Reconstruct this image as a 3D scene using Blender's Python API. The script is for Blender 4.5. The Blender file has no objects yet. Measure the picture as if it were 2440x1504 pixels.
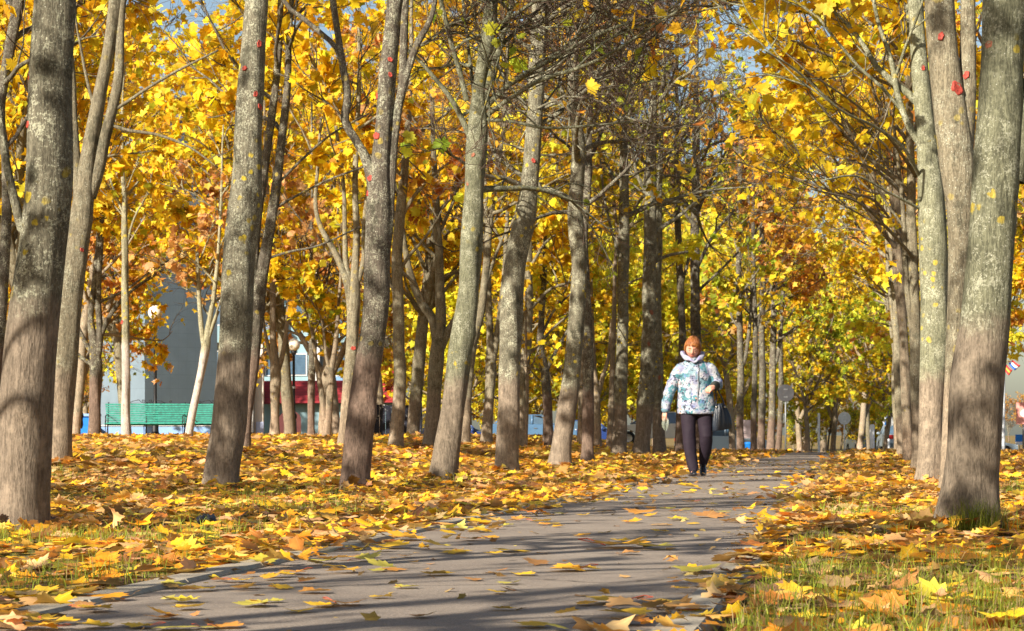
import bpy, bmesh, math, random
import numpy as np
from mathutils import Vector, Matrix
R = math.radians
sc = bpy.context.scene
COL = sc.collection
# ---------------------------------------------------------------- camera, sky, sun, exposure
FPX = 5700.0                                   # focal length in pixels of the 2440 px wide photograph
CAMZ, HOR = 0.5, 1035.0
cam_d = bpy.data.cameras.new('camera'); cam = bpy.data.objects.new('camera', cam_d); COL.objects.link(cam)
cam.location = (0, 0, CAMZ); cam.rotation_euler = (R(90), 0, 0)
cam_d.sensor_width = 36; cam_d.lens = FPX / 2440 * 36
cam_d.shift_y = (HOR - 752) / 2440
cam_d.clip_start = 0.1; cam_d.clip_end = 6000
cam_d.dof.use_dof = True; cam_d.dof.focus_distance = 13.0; cam_d.dof.aperture_fstop = 18.0
sc.camera = cam
SUN_AZ, SUN_EL = R(40.5), R(26.5)                  # azimuth: behind the camera, to its left
sun_dir = Vector((-math.sin(SUN_AZ) * math.cos(SUN_EL), -math.cos(SUN_AZ) * math.cos(SUN_EL), math.sin(SUN_EL)))
w = bpy.data.worlds.new('World'); sc.world = w; w.use_nodes = True
nt = w.node_tree; bg = nt.nodes['Background']
sky = nt.nodes.new('ShaderNodeTexSky'); sky.sky_type = 'NISHITA'; sky.sun_disc = False
sky.sun_elevation = SUN_EL; sky.sun_rotation = math.atan2(sun_dir.x, sun_dir.y); sky.air_density = 1.0; sky.dust_density = 1.6
nt.links.new(sky.outputs[0], bg.inputs[0]); bg.inputs[1].default_value = 0.062
sl = bpy.data.lights.new('sun', 'SUN'); so = bpy.data.objects.new('sun', sl); COL.objects.link(so)
sl.energy = 5.0; sl.angle = R(0.53); sl.color = (1.0, 0.91, 0.77)
so.rotation_euler = sun_dir.to_track_quat('Z', 'Y').to_euler(); so.location = (-20, -20, 30)
sc.view_settings.view_transform = 'Standard'; sc.view_settings.look = 'None'; sc.view_settings.gamma = 1
sc.view_settings.exposure = 1.15
sc.cycles.max_bounces = 6; sc.cycles.diffuse_bounces = 4; sc.cycles.transmission_bounces = 3
sc.cycles.glossy_bounces = 2; sc.cycles.transparent_max_bounces = 8; sc.cycles.use_denoising = True
sc.cycles.caustics_reflective = False; sc.cycles.caustics_refractive = False

# ---------------------------------------------------------------- helpers
def sm(x, a, b):
    t = np.clip((np.asarray(x, float) - a) / (b - a), 0, 1); return t * t * (3 - 2 * t)
def ppm(D): return FPX / D
def PX(px, D): return (px - 1220) * D / FPX
def PZ(py, D): return CAMZ - (py - HOR) * D / FPX
PATH_K = 0.148
def path_l(y): return -2.27 + PATH_K * np.asarray(y, float)      # left asphalt edge
def path_r(y): return -0.53 + PATH_K * np.asarray(y, float)      # right asphalt edge
def ground_z(x, y):
    x = np.asarray(x, float); y = np.asarray(y, float)
    row = -4.0 + 0.124 * y
    left = sm(row - x, -0.3, 4.0)
    z = 0.40 * left * sm(y, 8, 38)
    z = z - 0.50 * sm(y, 58 + 14 * left, 128) - 0.75 * sm(y, 122, 200)
    onp = sm(x, path_l(y) - .5, path_l(y) - .1) * (1 - sm(x, path_r(y) + .1, path_r(y) + .5))
    bump = 0.018 * np.sin(x * 1.7 + 2 * np.sin(y * .6)) * np.sin(y * 1.3 + x * .5) + 0.012 * np.sin(x * 4.1 + y * 2.2)
    return z + bump * (1 - onp) * (1 - sm(y, 60, 100))
def gz(x, y): return float(ground_z(x, y))

def prop(o, label=None, cat=None, group=None, kind=None):
    if label: o['label'] = label
    if cat: o['category'] = cat
    if group: o['group'] = group
    if kind: o['kind'] = kind
    return o
def empty(name, loc, label, cat, group=None, rz=0.0):
    o = bpy.data.objects.new(name, None); COL.objects.link(o); o.location = loc; o.rotation_euler = (0, 0, rz)
    o.empty_display_size = .1
    return prop(o, label, cat, group)
def link(name, me, parent=None, mat=None, loc=None):
    o = bpy.data.objects.new(name, me); COL.objects.link(o)
    if parent: o.parent = parent
    if loc is not None: o.location = loc
    if mat is not None: me.materials.append(mat)
    return o
def copy_tree(o, parent=None):
    c = o.copy(); COL.objects.link(c)
    if parent is not None: c.parent = parent
    for ch in list(o.children): copy_tree(ch, c)
    return c

def mesh_np(name, V, faces, mats=(), col=None, lc=None, smooth=True):
    """V (n,3); faces list of (array FxK, material index); col (n,3) colour; lc (n,3) leaf coordinate"""
    me = bpy.data.meshes.new(name)
    V = np.ascontiguousarray(V, np.float32); me.vertices.add(len(V)); me.vertices.foreach_set('co', V.ravel())
    idx, st, mi, off = [], [], [], 0
    for F, m in faces:
        F = np.asarray(F, np.int32)
        if len(F) == 0: continue
        k = F.shape[1]; idx.append(F.ravel()); st.append(off + np.arange(len(F), dtype=np.int32) * k)
        mi.append(np.full(len(F), m, np.int32)); off += F.size
    idx = np.concatenate(idx); st = np.concatenate(st); mi = np.concatenate(mi)
    me.loops.add(len(idx)); me.loops.foreach_set('vertex_index', idx)
    me.polygons.add(len(st)); me.polygons.foreach_set('loop_start', st); me.polygons.foreach_set('material_index', mi)
    for m in mats: me.materials.append(m)
    me.update(calc_edges=True)
    me.polygons.foreach_set('use_smooth', np.full(len(st), bool(smooth)))
    if col is not None:
        a = me.attributes.new('Col', 'FLOAT_COLOR', 'POINT')
        a.data.foreach_set('color', np.concatenate([col, np.ones((len(col), 1))], 1).astype(np.float32).ravel())
    if lc is not None:
        a = me.attributes.new('leafco', 'FLOAT_VECTOR', 'POINT'); a.data.foreach_set('vector', np.asarray(lc, np.float32).ravel())
    return me

class MB:
    """collects simple solids as one mesh"""
    def __init__(s): s.v, s.q, s.t, s.n = [], [], [], 0
    def add(s, V, Q=(), T=()):
        V = np.asarray(V, float); s.v.append(V)
        if len(Q): s.q.append(np.asarray(Q) + s.n)
        if len(T): s.t.append(np.asarray(T) + s.n)
        s.n += len(V)
    def box(s, c, d, rot=None):
        c = np.array(c, float); h = np.array(d, float) / 2
        V = np.array([[x, y, z] for x in (-1, 1) for y in (-1, 1) for z in (-1, 1)], float) * h
        if rot is not None: V = V @ np.array(rot).T
        s.add(V + c, [[0, 1, 3, 2], [4, 6, 7, 5], [0, 4, 5, 1], [2, 3, 7, 6], [0, 2, 6, 4], [1, 5, 7, 3]])
    def tube(s, pts, r, n=10, cap=True):
        P = np.asarray(pts, float); rr = np.broadcast_to(np.asarray(r, float), (len(P),))
        V, Q = tubes(P[None], rr[None], n); s.add(V, Q)
        if cap:
            for k, rev in ((0, True), (len(P) - 1, False)):
                ring = list(range(k * n, k * n + n)); b = s.n - len(V)
                s.v.append(P[k][None]); c = s.n; s.n += 1
                T = [[b + ring[i], b + ring[(i + 1) % n], c] if not rev else [b + ring[(i + 1) % n], b + ring[i], c] for i in range(n)]
                s.t.append(np.array(T))
    def lathe(s, prof, c=(0, 0, 0), n=24, axis='z'):
        prof = np.asarray(prof, float); a = np.arange(n) * 2 * np.pi / n
        V = np.zeros((len(prof), n, 3)); V[..., 0] = prof[:, None, 0] * np.cos(a); V[..., 1] = prof[:, None, 0] * np.sin(a); V[..., 2] = prof[:, None, 1]
        if axis == 'y': V = V[..., [0, 2, 1]]
        if axis == 'x': V = V[..., [2, 0, 1]]
        i = np.arange(len(prof) - 1)[:, None] * n; j = np.arange(n)[None]; j2 = (j + 1) % n
        Q = np.stack([i + j, i + j2, i + n + j2, i + n + j], -1).reshape(-1, 4)
        s.add(V.reshape(-1, 3) + np.array(c, float), Q)
    def prism(s, poly, y0, y1):
        """poly of (x,z), extruded along y; fan-capped"""
        P = np.array(poly, float); n = len(P); V = np.zeros((2 * n + 2, 3)); V[:n, 0] = P[:, 0]; V[:n, 2] = P[:, 1]; V[:n, 1] = y0
        V[n:2 * n] = V[:n]; V[n:2 * n, 1] = y1; cc = P.mean(0); V[2 * n] = (cc[0], y0, cc[1]); V[2 * n + 1] = (cc[0], y1, cc[1])
        i = np.arange(n); j = (i + 1) % n
        s.add(V, np.stack([i, j, j + n, i + n], 1), np.concatenate([np.stack([j, i, i * 0 + 2 * n], 1), np.stack([i + n, j + n, i * 0 + 2 * n + 1], 1)]))
    def build(s, name, mat=None, parent=None, smooth=False, bevel=0, loc=None):
        F = []
        if s.q: F.append((np.concatenate(s.q), 0))
        if s.t: F.append((np.concatenate(s.t), 0))
        me = mesh_np(name, np.concatenate(s.v), F, [mat] if mat else [], smooth=smooth)
        bm = bmesh.new(); bm.from_mesh(me); bmesh.ops.recalc_face_normals(bm, faces=bm.faces); bm.to_mesh(me); bm.free()
        o = link(name, me, parent, loc=loc)
        if bevel:
            b = o.modifiers.new('bevel', 'BEVEL'); b.width = bevel; b.segments = 2; b.limit_method = 'ANGLE'
        return o

def tubes(P, Rr, n):
    """P (B,m,3) centre lines, Rr (B,m) radii -> vertices, quads"""
    B, m, _ = P.shape
    T = np.gradient(P, axis=1); T /= np.linalg.norm(T, axis=2, keepdims=True) + 1e-9
    ref = np.zeros_like(T); vert = np.abs(T[..., 2].mean(1)) > .9; ref[...] = (0, 0, 1); ref[vert] = (0, 1, 0)
    U = np.cross(T, ref); U /= np.linalg.norm(U, axis=2, keepdims=True) + 1e-9; W = np.cross(T, U)
    a = np.arange(n) * 2 * np.pi / n
    V = P[:, :, None] + Rr[:, :, None, None] * (np.cos(a)[None, None, :, None] * U[:, :, None] + np.sin(a)[None, None, :, None] * W[:, :, None])
    b = (np.arange(B) * m * n)[:, None, None]; i = (np.arange(m - 1) * n)[None, :, None]; j = np.arange(n)[None, None]; j2 = (j + 1) % n
    Q = np.stack([b + i + j, b + i + j2, b + i + n + j2, b + i + n + j], -1).reshape(-1, 4)
    return V.reshape(-1, 3), Q
def cr(P, step):
    """Catmull-Rom resample of rows P (k,d) whose first three columns are a position"""
    P = np.asarray(P, float); Q = np.vstack([2 * P[0] - P[1], P, 2 * P[-1] - P[-2]]); out = []
    for i in range(1, len(Q) - 2):
        L = np.linalg.norm(Q[i + 1, :3] - Q[i, :3]); n = max(1, int(L / step)); t = (np.arange(n) / n)[:, None]
        a, b, c, d = Q[i - 1], Q[i], Q[i + 1], Q[i + 2]
        out.append(.5 * ((2 * b) + (-a + c) * t + (2 * a - 5 * b + 4 * c - d) * t ** 2 + (-a + 3 * b - 3 * c + d) * t ** 3))
    out.append(P[-1:]); return np.vstack(out)

# ---------------------------------------------------------------- materials
class NT:
    def __init__(s, name, rough=.8, spec=.2):
        s.m = bpy.data.materials.new(name); s.m.use_nodes = True; s.t = s.m.node_tree
        s.b = s.t.nodes['Principled BSDF']; s.b.inputs['Roughness'].default_value = rough; s.b.inputs['Specular IOR Level'].default_value = spec
    def n(s, typ, **kw):
        nd = s.t.nodes.new(typ)
        for k, v in kw.items():
            if k.startswith('i_'):
                key = k[2:]; key = int(key) if key.isdigit() else key.replace('_', ' ')
                s.set(nd.inputs[key], v)
            else: setattr(nd, k, v)
        return nd
    def set(s, inp, v):
        if isinstance(v, bpy.types.NodeSocket): s.t.links.new(v, inp)
        else: inp.default_value = v
    def coord(s, which='Object'): return s.n('ShaderNodeTexCoord').outputs[which]
    def mapping(s, v, scale=(1, 1, 1), loc=(0, 0, 0)): return s.n('ShaderNodeMapping', i_Vector=v, i_Scale=scale, i_Location=loc).outputs[0]
    def noise(s, v, scale, detail=3, rough=.55, dist=0.0): return s.n('ShaderNodeTexNoise', i_Vector=v, i_Scale=scale, i_Detail=detail, i_Roughness=rough, i_Distortion=dist).outputs[0]
    def vor(s, v, scale, out='Distance', rnd=1.0): return s.n('ShaderNodeTexVoronoi', i_Vector=v, i_Scale=scale, i_Randomness=rnd).outputs[out]
    def ramp(s, f, a, b): return s.n('ShaderNodeMapRange', interpolation_type='SMOOTHSTEP', i_Value=f, i_1=a, i_2=b).outputs[0]
    def mix(s, f, a, b, mode='MIX'):
        nd = s.n('ShaderNodeMix', data_type='RGBA', blend_type=mode)
        s.set(nd.inputs[0], f); s.set(nd.inputs[6], a if isinstance(a, bpy.types.NodeSocket) else (*a, 1)); s.set(nd.inputs[7], b if isinstance(b, bpy.types.NodeSocket) else (*b, 1))
        return nd.outputs[2]
    def math(s, op, a, b=0.0, c=0.0, clamp=False):
        nd = s.n('ShaderNodeMath', operation=op, use_clamp=clamp); s.set(nd.inputs[0], a); s.set(nd.inputs[1], b); s.set(nd.inputs[2], c); return nd.outputs[0]
    def color(s, c): s.set(s.b.inputs['Base Color'], c if isinstance(c, bpy.types.NodeSocket) else (*c, 1))
    def bump(s, h, strength=.5, dist=.01): s.set(s.b.inputs['Normal'], s.n('ShaderNodeBump', i_Height=h, i_Strength=strength, i_Distance=dist).outputs[0])
    def sep(s, v): return s.n('ShaderNodeSeparateXYZ', i_0=v).outputs

def plain(name, c, rough=.6, metal=0.0, spec=.3, var=.12, scale=6):
    m = NT(name, rough, spec); m.b.inputs['Metallic'].default_value = metal
    f = m.noise(m.coord(), scale, 4); lo = tuple(x * (1 - var) for x in c); hi = tuple(min(1, x * (1 + var)) for x in c)
    m.color(m.mix(m.ramp(f, .3, .7), lo, hi)); return m.m

def bark_mat(name, low_c, up_c, lichen=1.0, line=1.15, yellow=1.0, white=0.0, ridges=1.0):
    m = NT(name, .9, .12); co = m.coord()
    rnd = m.n('ShaderNodeObjectInfo').outputs['Random']
    off = m.n('ShaderNodeCombineXYZ', i_0=m.math('MULTIPLY', rnd, 40.0), i_1=m.math('MULTIPLY', rnd, 17.0)).outputs[0]
    co2 = m.n('ShaderNodeVectorMath', operation='ADD', i_0=co, i_1=off).outputs[0]
    z = m.sep(co)[2]
    fib = m.noise(m.mapping(co2, (1, 1, .16)), 48, 6, .72, .5); fine = m.noise(m.mapping(co2, (1, 1, .4)), 95, 5, .72)
    crack = m.noise(m.mapping(co2, (1, 1, .16)), 19, 5, .7, 1.2)
    big = m.noise(co2, 3.2, 4, .6); mid = m.noise(co2, 10, 5, .65)
    low = m.mix(m.ramp(m.math('ADD', m.math('MULTIPLY', fib, .6), m.math('MULTIPLY', fine, .4)), .40, .58), tuple(x * .50 for x in low_c), low_c)
    low = m.mix(m.ramp(mid, .5, .72), low, tuple(min(1, x * 1.28) for x in low_c))
    up = m.mix(m.ramp(m.math('ADD', m.math('MULTIPLY', fib, .5), m.math('MULTIPLY', fine, .5)), .40, .60), tuple(x * .45 for x in up_c), up_c)
    if lichen:
        sp = m.ramp(m.math('ADD', m.noise(co2, 62, 5, .78), m.math('MULTIPLY', m.math('SUBTRACT', mid, .5), .55)), .52, .60)
        patch = m.ramp(big, .38, .60)
        up = m.mix(m.math('MULTIPLY', m.math('MULTIPLY', sp, m.math('ADD', m.math('MULTIPLY', patch, .7), .3)), .9 * lichen), up, (.52, .52, .38))
        fl = m.math('SUBTRACT', 1.0, m.ramp(m.vor(co2, 46), .10, .19)); up = m.mix(m.math('MULTIPLY', m.math('MULTIPLY', fl, m.ramp(mid, .42, .55)), .9), up, (.66, .66, .54))
        dk = m.ramp(m.noise(m.mapping(co2, (1, 1, .7), (7, 3, 1)), 5.5, 5, .68), .54, .66)
        up = m.mix(m.math('MULTIPLY', dk, .6), up, (.045, .045, .03)); low = m.mix(m.math('MULTIPLY', dk, .35), low, (.10, .08, .06))
    if yellow:
        d = m.vor(m.n('ShaderNodeVectorMath', operation='ADD', i_0=co2, i_1=m.n('ShaderNodeTexNoise', i_Vector=co2, i_Scale=24.0, i_Detail=3.0).outputs[1]).outputs[0], 10.5)
        d = m.math('ADD', m.vor(co2, 10.5), m.math('MULTIPLY', m.math('SUBTRACT', mid, .5), .9))
        cl = m.ramp(m.noise(co2, 2.1, 2), .52, .60)
        y = m.math('MULTIPLY', m.math('MULTIPLY', m.math('SUBTRACT', 1.0, m.ramp(d, .20, .29)), cl), yellow)
        up = m.mix(y, up, m.mix(m.ramp(fine, .4, .6), (.42, .31, .035), (.66, .52, .07)))
    zz = m.math('ADD', z, m.math('MULTIPLY', m.math('SUBTRACT', mid, .5), .35))
    c = m.mix(m.ramp(zz, line - .10, line + .12), low, up)
    if white: c = m.mix(m.math('MULTIPLY', m.math('SUBTRACT', 1.0, m.ramp(zz, 1.5, 1.7)), m.math('MULTIPLY', m.ramp(mid, .3, .5), white)), c, (.62, .55, .50))
    hv = m.n('ShaderNodeHueSaturation', i_Value=m.math('MULTIPLY_ADD', rnd, .30, .68), i_Color=c).outputs[0]
    m.color(hv)
    h = m.math('ADD', m.math('MULTIPLY', fib, .7 * ridges), m.math('ADD', m.math('MULTIPLY', crack, .8 * ridges), m.math('MULTIPLY', fine, .35)))
    m.bump(h, 1.0, .022); return m.m
BARK = bark_mat('maple_bark', (.30, .24, .18), (.235, .215, .155))
BARK_DARK = bark_mat('dark_maple_bark', (.24, .17, .13), (.16, .135, .105), .8, 1.2, .5)
BARK_GREEN = bark_mat('green_grey_bark', (.31, .25, .185), (.27, .27, .175), .9, 1.05, .8, ridges=.8)
BARK_PALE = bark_mat('pale_maple_bark', (.44, .33, .235), (.38, .30, .21), .35, .6, .25, ridges=.6)
BARK_WHITE = bark_mat('whitewashed_bark', (.42, .35, .29), (.36, .33, .21), .6, 1.55, .8, white=.45, ridges=.7)
BARK_TAN = bark_mat('tan_bark', (.33, .26, .185), (.29, .25, .17), .45, .9, .3, ridges=.8)
def twig_mat(name, c):
    m = NT(name, .85, .15); rnd = m.n('ShaderNodeObjectInfo').outputs['Random']
    f = m.noise(m.coord(), 30, 3); m.color(m.n('ShaderNodeHueSaturation', i_Value=m.math('MULTIPLY_ADD', rnd, .4, .8), i_Color=m.mix(m.ramp(f, .35, .65), tuple(x * .6 for x in c), c)).outputs[0]); return m.m
TWIG = twig_mat('twig_bark', (.10, .068, .05)); TWIG_TAN = twig_mat('tan_twig_bark', (.26, .185, .12))

def leaf_mat(name, near=False, trans=.50):
    m = NT(name, .55, .28); a = m.n('ShaderNodeAttribute', attribute_name='Col').outputs['Color']; c = a
    if near:
        lc = m.n('ShaderNodeAttribute', attribute_name='leafco').outputs['Vector']; s = m.sep(lc)
        ang = m.n('ShaderNodeMath', operation='ARCTAN2', i_0=s[0], i_1=m.math('ADD', s[1], .02)).outputs[0]
        v = m.math('ABSOLUTE', m.math('SINE', m.math('MULTIPLY', ang, 3.7)))
        rr = m.n('ShaderNodeVectorMath', operation='LENGTH', i_0=lc).outputs['Value']
        vein = m.math('SUBTRACT', 1.0, m.ramp(m.math('MULTIPLY', v, rr), .012, .05))
        c = m.mix(m.math('MULTIPLY', vein, .35), c, (.85, .66, .25))
        wn = m.noise(m.n('ShaderNodeVectorMath', operation='ADD', i_0=m.mapping(lc, (1, 1, 37)), i_1=(0, 0, 0)).outputs[0], 4.5, 5, .65)
        c = m.mix(m.math('MULTIPLY', m.ramp(wn, .55, .74), .55), c, (.33, .13, .03))
        geo = m.n('ShaderNodeNewGeometry').outputs['Backfacing']
        c = m.mix(m.math('MULTIPLY', geo, .35), c, (.70, .56, .26))
    m.color(c)
    tr = m.n('ShaderNodeBsdfTranslucent', i_Color=c); mx = m.n('ShaderNodeMixShader', i_0=trans)
    m.t.links.new(m.b.outputs[0], mx.inputs[1]); m.t.links.new(tr.outputs[0], mx.inputs[2])
    m.t.links.new(mx.outputs[0], m.t.nodes['Material Output'].inputs[0]); return m.m
LEAF = leaf_mat('autumn_leaf'); LEAF_NEAR = leaf_mat('fallen_maple_leaf', True, .22)
PETIOLE = plain('petiole_red', (.50, .10, .05), .6)
PAL = {  # linear albedos with weights
 'gold':   [((.90, .62, .022), 6), ((.88, .52, .02), 4), ((.90, .71, .06), 3), ((.66, .34, .02), 1), ((.50, .48, .03), .8)],
 'goldgreen': [((.82, .56, .025), 4), ((.58, .52, .03), 2.5), ((.33, .38, .03), 1.5), ((.84, .50, .02), 1.5)],
 'orange': [((.82, .44, .05), 4), ((.64, .29, .06), 3), ((.84, .50, .04), 3), ((.66, .38, .16), 2), ((.40, .15, .03), 1.5)],
 'tan':    [((.68, .40, .17), 4), ((.60, .30, .09), 3), ((.46, .20, .05), 2), ((.78, .50, .08), 2)],
 'green':  [((.44, .50, .04), 3), ((.26, .34, .03), 1.5), ((.72, .66, .05), 3)],
 'lemon':  [((.88, .76, .05), 5), ((.76, .72, .05), 3.5), ((.88, .62, .03), 1.5)],
 'litter': [((.82, .45, .018), 6), ((.86, .54, .04), 3), ((.74, .30, .018), 6), ((.68, .38, .17), 2.6), ((.36, .15, .035), 2.2), ((.60, .52, .05), 1.2), ((.20, .085, .03), 1.2), ((.52, .21, .04), 2)],
 'pathleaf': [((.82, .50, .03), 5), ((.80, .40, .03), 3), ((.72, .32, .06), 2), ((.56, .48, .08), 2), ((.50, .24, .08), 1)],
 'red': [((.62, .16, .06), 3), ((.70, .26, .12), 3), ((.5, .2, .1), 2)],
}
def pal(rng, n, kind, j=.16):
    p = PAL[kind]; C = np.array([c for c, _ in p]); wt = np.array([x for _, x in p]); k = rng.choice(len(p), n, p=wt / wt.sum())
    c = C[k] * (1 + j * rng.standard_normal((n, 1))) * (1 + .06 * rng.standard_normal((n, 3))); return np.clip(c, .005, .92)

# ---------------------------------------------------------------- leaves
HALF = [(0, 0), (.13, -.07), (.34, -.10), (.33, .05), (.53, .11), (.45, .24), (.65, .44), (.49, .47), (.46, .62), (.25, .55), (.27, .74), (.13, .78), (0, 1)]
HALF_LOW = [(0, 0), (.35, -.09), (.36, .12), (.64, .45), (.27, .55), (0, 1)]
def outline(half):
    h = np.array(half, float); return np.vstack([h, h[-2:0:-1] * [-1, 1]])
def leaf_template(half, rings, curl, seed):
    curl = curl * .40
    r = np.random.default_rng(seed); O = outline(half); c = np.array([0, .34]); V = [c[None]]; fr = np.linspace(0, 1, rings + 1)[1:]
    for f in fr: V.append(c + (O - c) * f)
    V = np.vstack(V); n = len(O); T = [[0, 1 + i, 1 + (i + 1) % n] for i in range(n)]; Q = []
    for k in range(rings - 1):
        a, b = 1 + k * n, 1 + (k + 1) * n
        for i in range(n): j = (i + 1) % n; T += [[a + i, b + i, b + j], [a + i, b + j, a + j]]
    x, y = V[:, 0], V[:, 1] - .35
    a1, a2, a3, a4 = r.normal(0, 1, 4)
    z = curl * (.55 * a1 * x * x + .6 * a2 * y * y + .18 * abs(a3) * np.abs(x) + .7 * a4 * x * y + .10 * np.sin(7 * x + a1 * 3) * np.cos(6 * y + a2 * 4) + .35 * (x * x + y * y))
    return np.column_stack([V, z]), np.array(T), V
def rot_from(yaxis, normal):
    y = yaxis / (np.linalg.norm(yaxis, axis=1, keepdims=True) + 1e-9)
    z = normal - (normal * y).sum(1, keepdims=True) * y; z /= np.linalg.norm(z, axis=1, keepdims=True) + 1e-9
    return np.stack([np.cross(y, z), y, z], -1)           # columns are axes
def place_leaves(rng, tmpl, pos, Rm, scale, col):
    """-> V, T, C, L"""
    k = rng.integers(0, len(tmpl), len(pos)); Vs, Ts, Cs, Ls, off = [], [], [], [], 0
    for i, (tv, tt, tl) in enumerate(tmpl):
        s = np.where(k == i)[0]
        if len(s) == 0: continue
        V = np.einsum('nij,vj->nvi', Rm[s], tv) * scale[s, None, None] + pos[s, None]
        m = len(tv); T = tt[None] + (np.arange(len(s)) * m)[:, None, None] + off
        L = np.broadcast_to(np.column_stack([tl, np.zeros(m)])[None], (len(s), m, 3)).copy(); L[..., 2] = rng.random(len(s))[:, None]
        Vs.append(V.reshape(-1, 3)); Ts.append(T.reshape(-1, 3)); Cs.append(np.repeat(col[s], m, 0)); Ls.append(L.reshape(-1, 3)); off += len(s) * m
    return np.vstack(Vs), np.vstack(Ts), np.vstack(Cs), np.vstack(Ls)
T_NEAR = [leaf_template(HALF, 3, c, 10 + i) for i, c in enumerate((.5, .9, .7, 1.1, .4, 1.3, .8, 1.0))]
T_MID = [leaf_template(HALF, 1, c, 30 + i) for i, c in enumerate((.6, 1.1, .9, 1.3))]
T_LOW = [leaf_template(HALF_LOW, 1, c, 50 + i) for i, c in enumerate((.5, 1.0, 1.4))]
# ---------------------------------------------------------------- ground, path, kerbs
def axis(parts):
    out = [np.arange(a, b, s) for a, b, s in parts]; return np.concatenate(out + [[parts[-1][1]]])
gx = axis([(-900, -120, 60), (-120, -30, 6), (-30, -10, 1.2), (-10, 14, .22), (14, 40, 1.2), (40, 120, 6), (120, 900, 60)])
gy = axis([(-60, 0, 6), (0, 5, 1), (5, 45, .3), (45, 130, 1.5), (130, 260, 6), (260, 3000, 120)])
GX, GY = np.meshgrid(gx, gy); GZ = ground_z(GX, GY)
pl, pr = path_l(GY), path_r(GY)
inside = sm(GX, pl - .30, pl - .05) * (1 - sm(GX, pr + .05, pr + .30)); GZ = GZ - .05 * inside * (1 - sm(GY, 125, 135))
V = np.stack([GX, GY, GZ], -1).reshape(-1, 3); nx = len(gx); ny = len(gy)
i, j = np.meshgrid(np.arange(ny - 1), np.arange(nx - 1), indexing='ij'); a = (i * nx + j).ravel(); Q = np.stack([a, a + 1, a + nx + 1, a + nx], 1)
m = NT('ground_soil_and_litter', .95, .1); co = m.coord()
f1 = m.noise(co, 1.1, 4); f2 = m.noise(co, 16, 5, .7); f3 = m.noise(m.mapping(co, loc=(5, 9, 0)), 24, 4, .7)
c = m.mix(m.ramp(f2, .4, .6), (.15, .10, .06), (.26, .17, .09))
c = m.mix(m.math('MULTIPLY', m.ramp(f1, .46, .58), m.ramp(f3, .4, .5)), c, (.11, .15, .035))
c = m.mix(m.ramp(f3, .54, .62), c, (.48, .23, .025)); m.color(c); m.bump(f2, .8, .03)
ground = link('ground', mesh_np('ground', V, [(Q, 0)], [m.m])); prop(ground, kind='structure')

ys = axis([(-8, 5, 1), (5, 45, .5), (45, 132, 1.5)])
def strip(name, x0, x1, dz, mat, side=False, noise=0.0):
    rng = np.random.default_rng(5); zc = ground_z((path_l(ys) + path_r(ys)) / 2, ys); k = 9
    xs = np.stack([x0 + (x1 - x0) * t for t in np.linspace(0, 1, k)], 1)
    V = np.stack([xs, np.repeat(ys[:, None], k, 1), np.repeat((zc + dz)[:, None], k, 1)], -1); V[..., 2] += noise * np.sin(np.linspace(0, np.pi, k))[None]
    n = len(ys); i, j = np.meshgrid(np.arange(n - 1), np.arange(k - 1), indexing='ij'); a = (i * k + j).ravel()
    return link(name, mesh_np(name, V.reshape(-1, 3), [(np.stack([a, a + 1, a + k + 1, a + k], 1), 0)], [mat]))
m = NT('worn_asphalt', .88, .25); co = m.coord()
ag = m.noise(co, 190, 4, .75); sp = m.vor(co, 120); bg_ = m.noise(co, 1.6, 5, .6); st = m.noise(m.mapping(co, (1, .6, 1)), 7, 4)
c = m.mix(m.ramp(ag, .38, .64), (.165, .132, .108), (.345, .288, .235))
c = m.mix(m.ramp(bg_, .35, .7), c, m.mix(.5, c, (.36, .30, .24)))
c = m.mix(m.math('SUBTRACT', 1.0, m.ramp(sp, .10, .2)), c, (.42, .38, .34)); c = m.mix(m.math('MULTIPLY', m.ramp(st, .6, .75), .35), c, (.09, .075, .065))
deb = m.ramp(m.noise(m.mapping(co, (1, 2.2, 1)), 55, 3, .8), .70, .74); c = m.mix(m.math('MULTIPLY', deb, .8), c, (.16, .075, .03))
wco = m.n('ShaderNodeVectorMath', operation='ADD', i_0=co, i_1=m.n('ShaderNodeVectorMath', operation='SCALE', i_0=m.n('ShaderNodeTexNoise', i_Vector=co, i_Scale=3.0, i_Detail=4.0).outputs[1], i_Scale=.5).outputs[0]).outputs[0]
ck = m.n('ShaderNodeTexVoronoi', feature='DISTANCE_TO_EDGE', i_Vector=wco, i_Scale=.75).outputs[0]; ck = m.math('MULTIPLY', m.math('SUBTRACT', 1.0, m.ramp(ck, .003, .012)), m.ramp(bg_, .45, .55)); c = m.mix(m.math('MULTIPLY', ck, .75), c, (.05, .04, .03))
m.color(c); m.bump(m.math('ADD', ag, m.math('MULTIPLY', sp, .5)), .7, .006)
path = strip('path', path_l(ys) - .02, path_r(ys) + .02, .0, m.m, noise=.008); prop(path, kind='structure')

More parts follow.
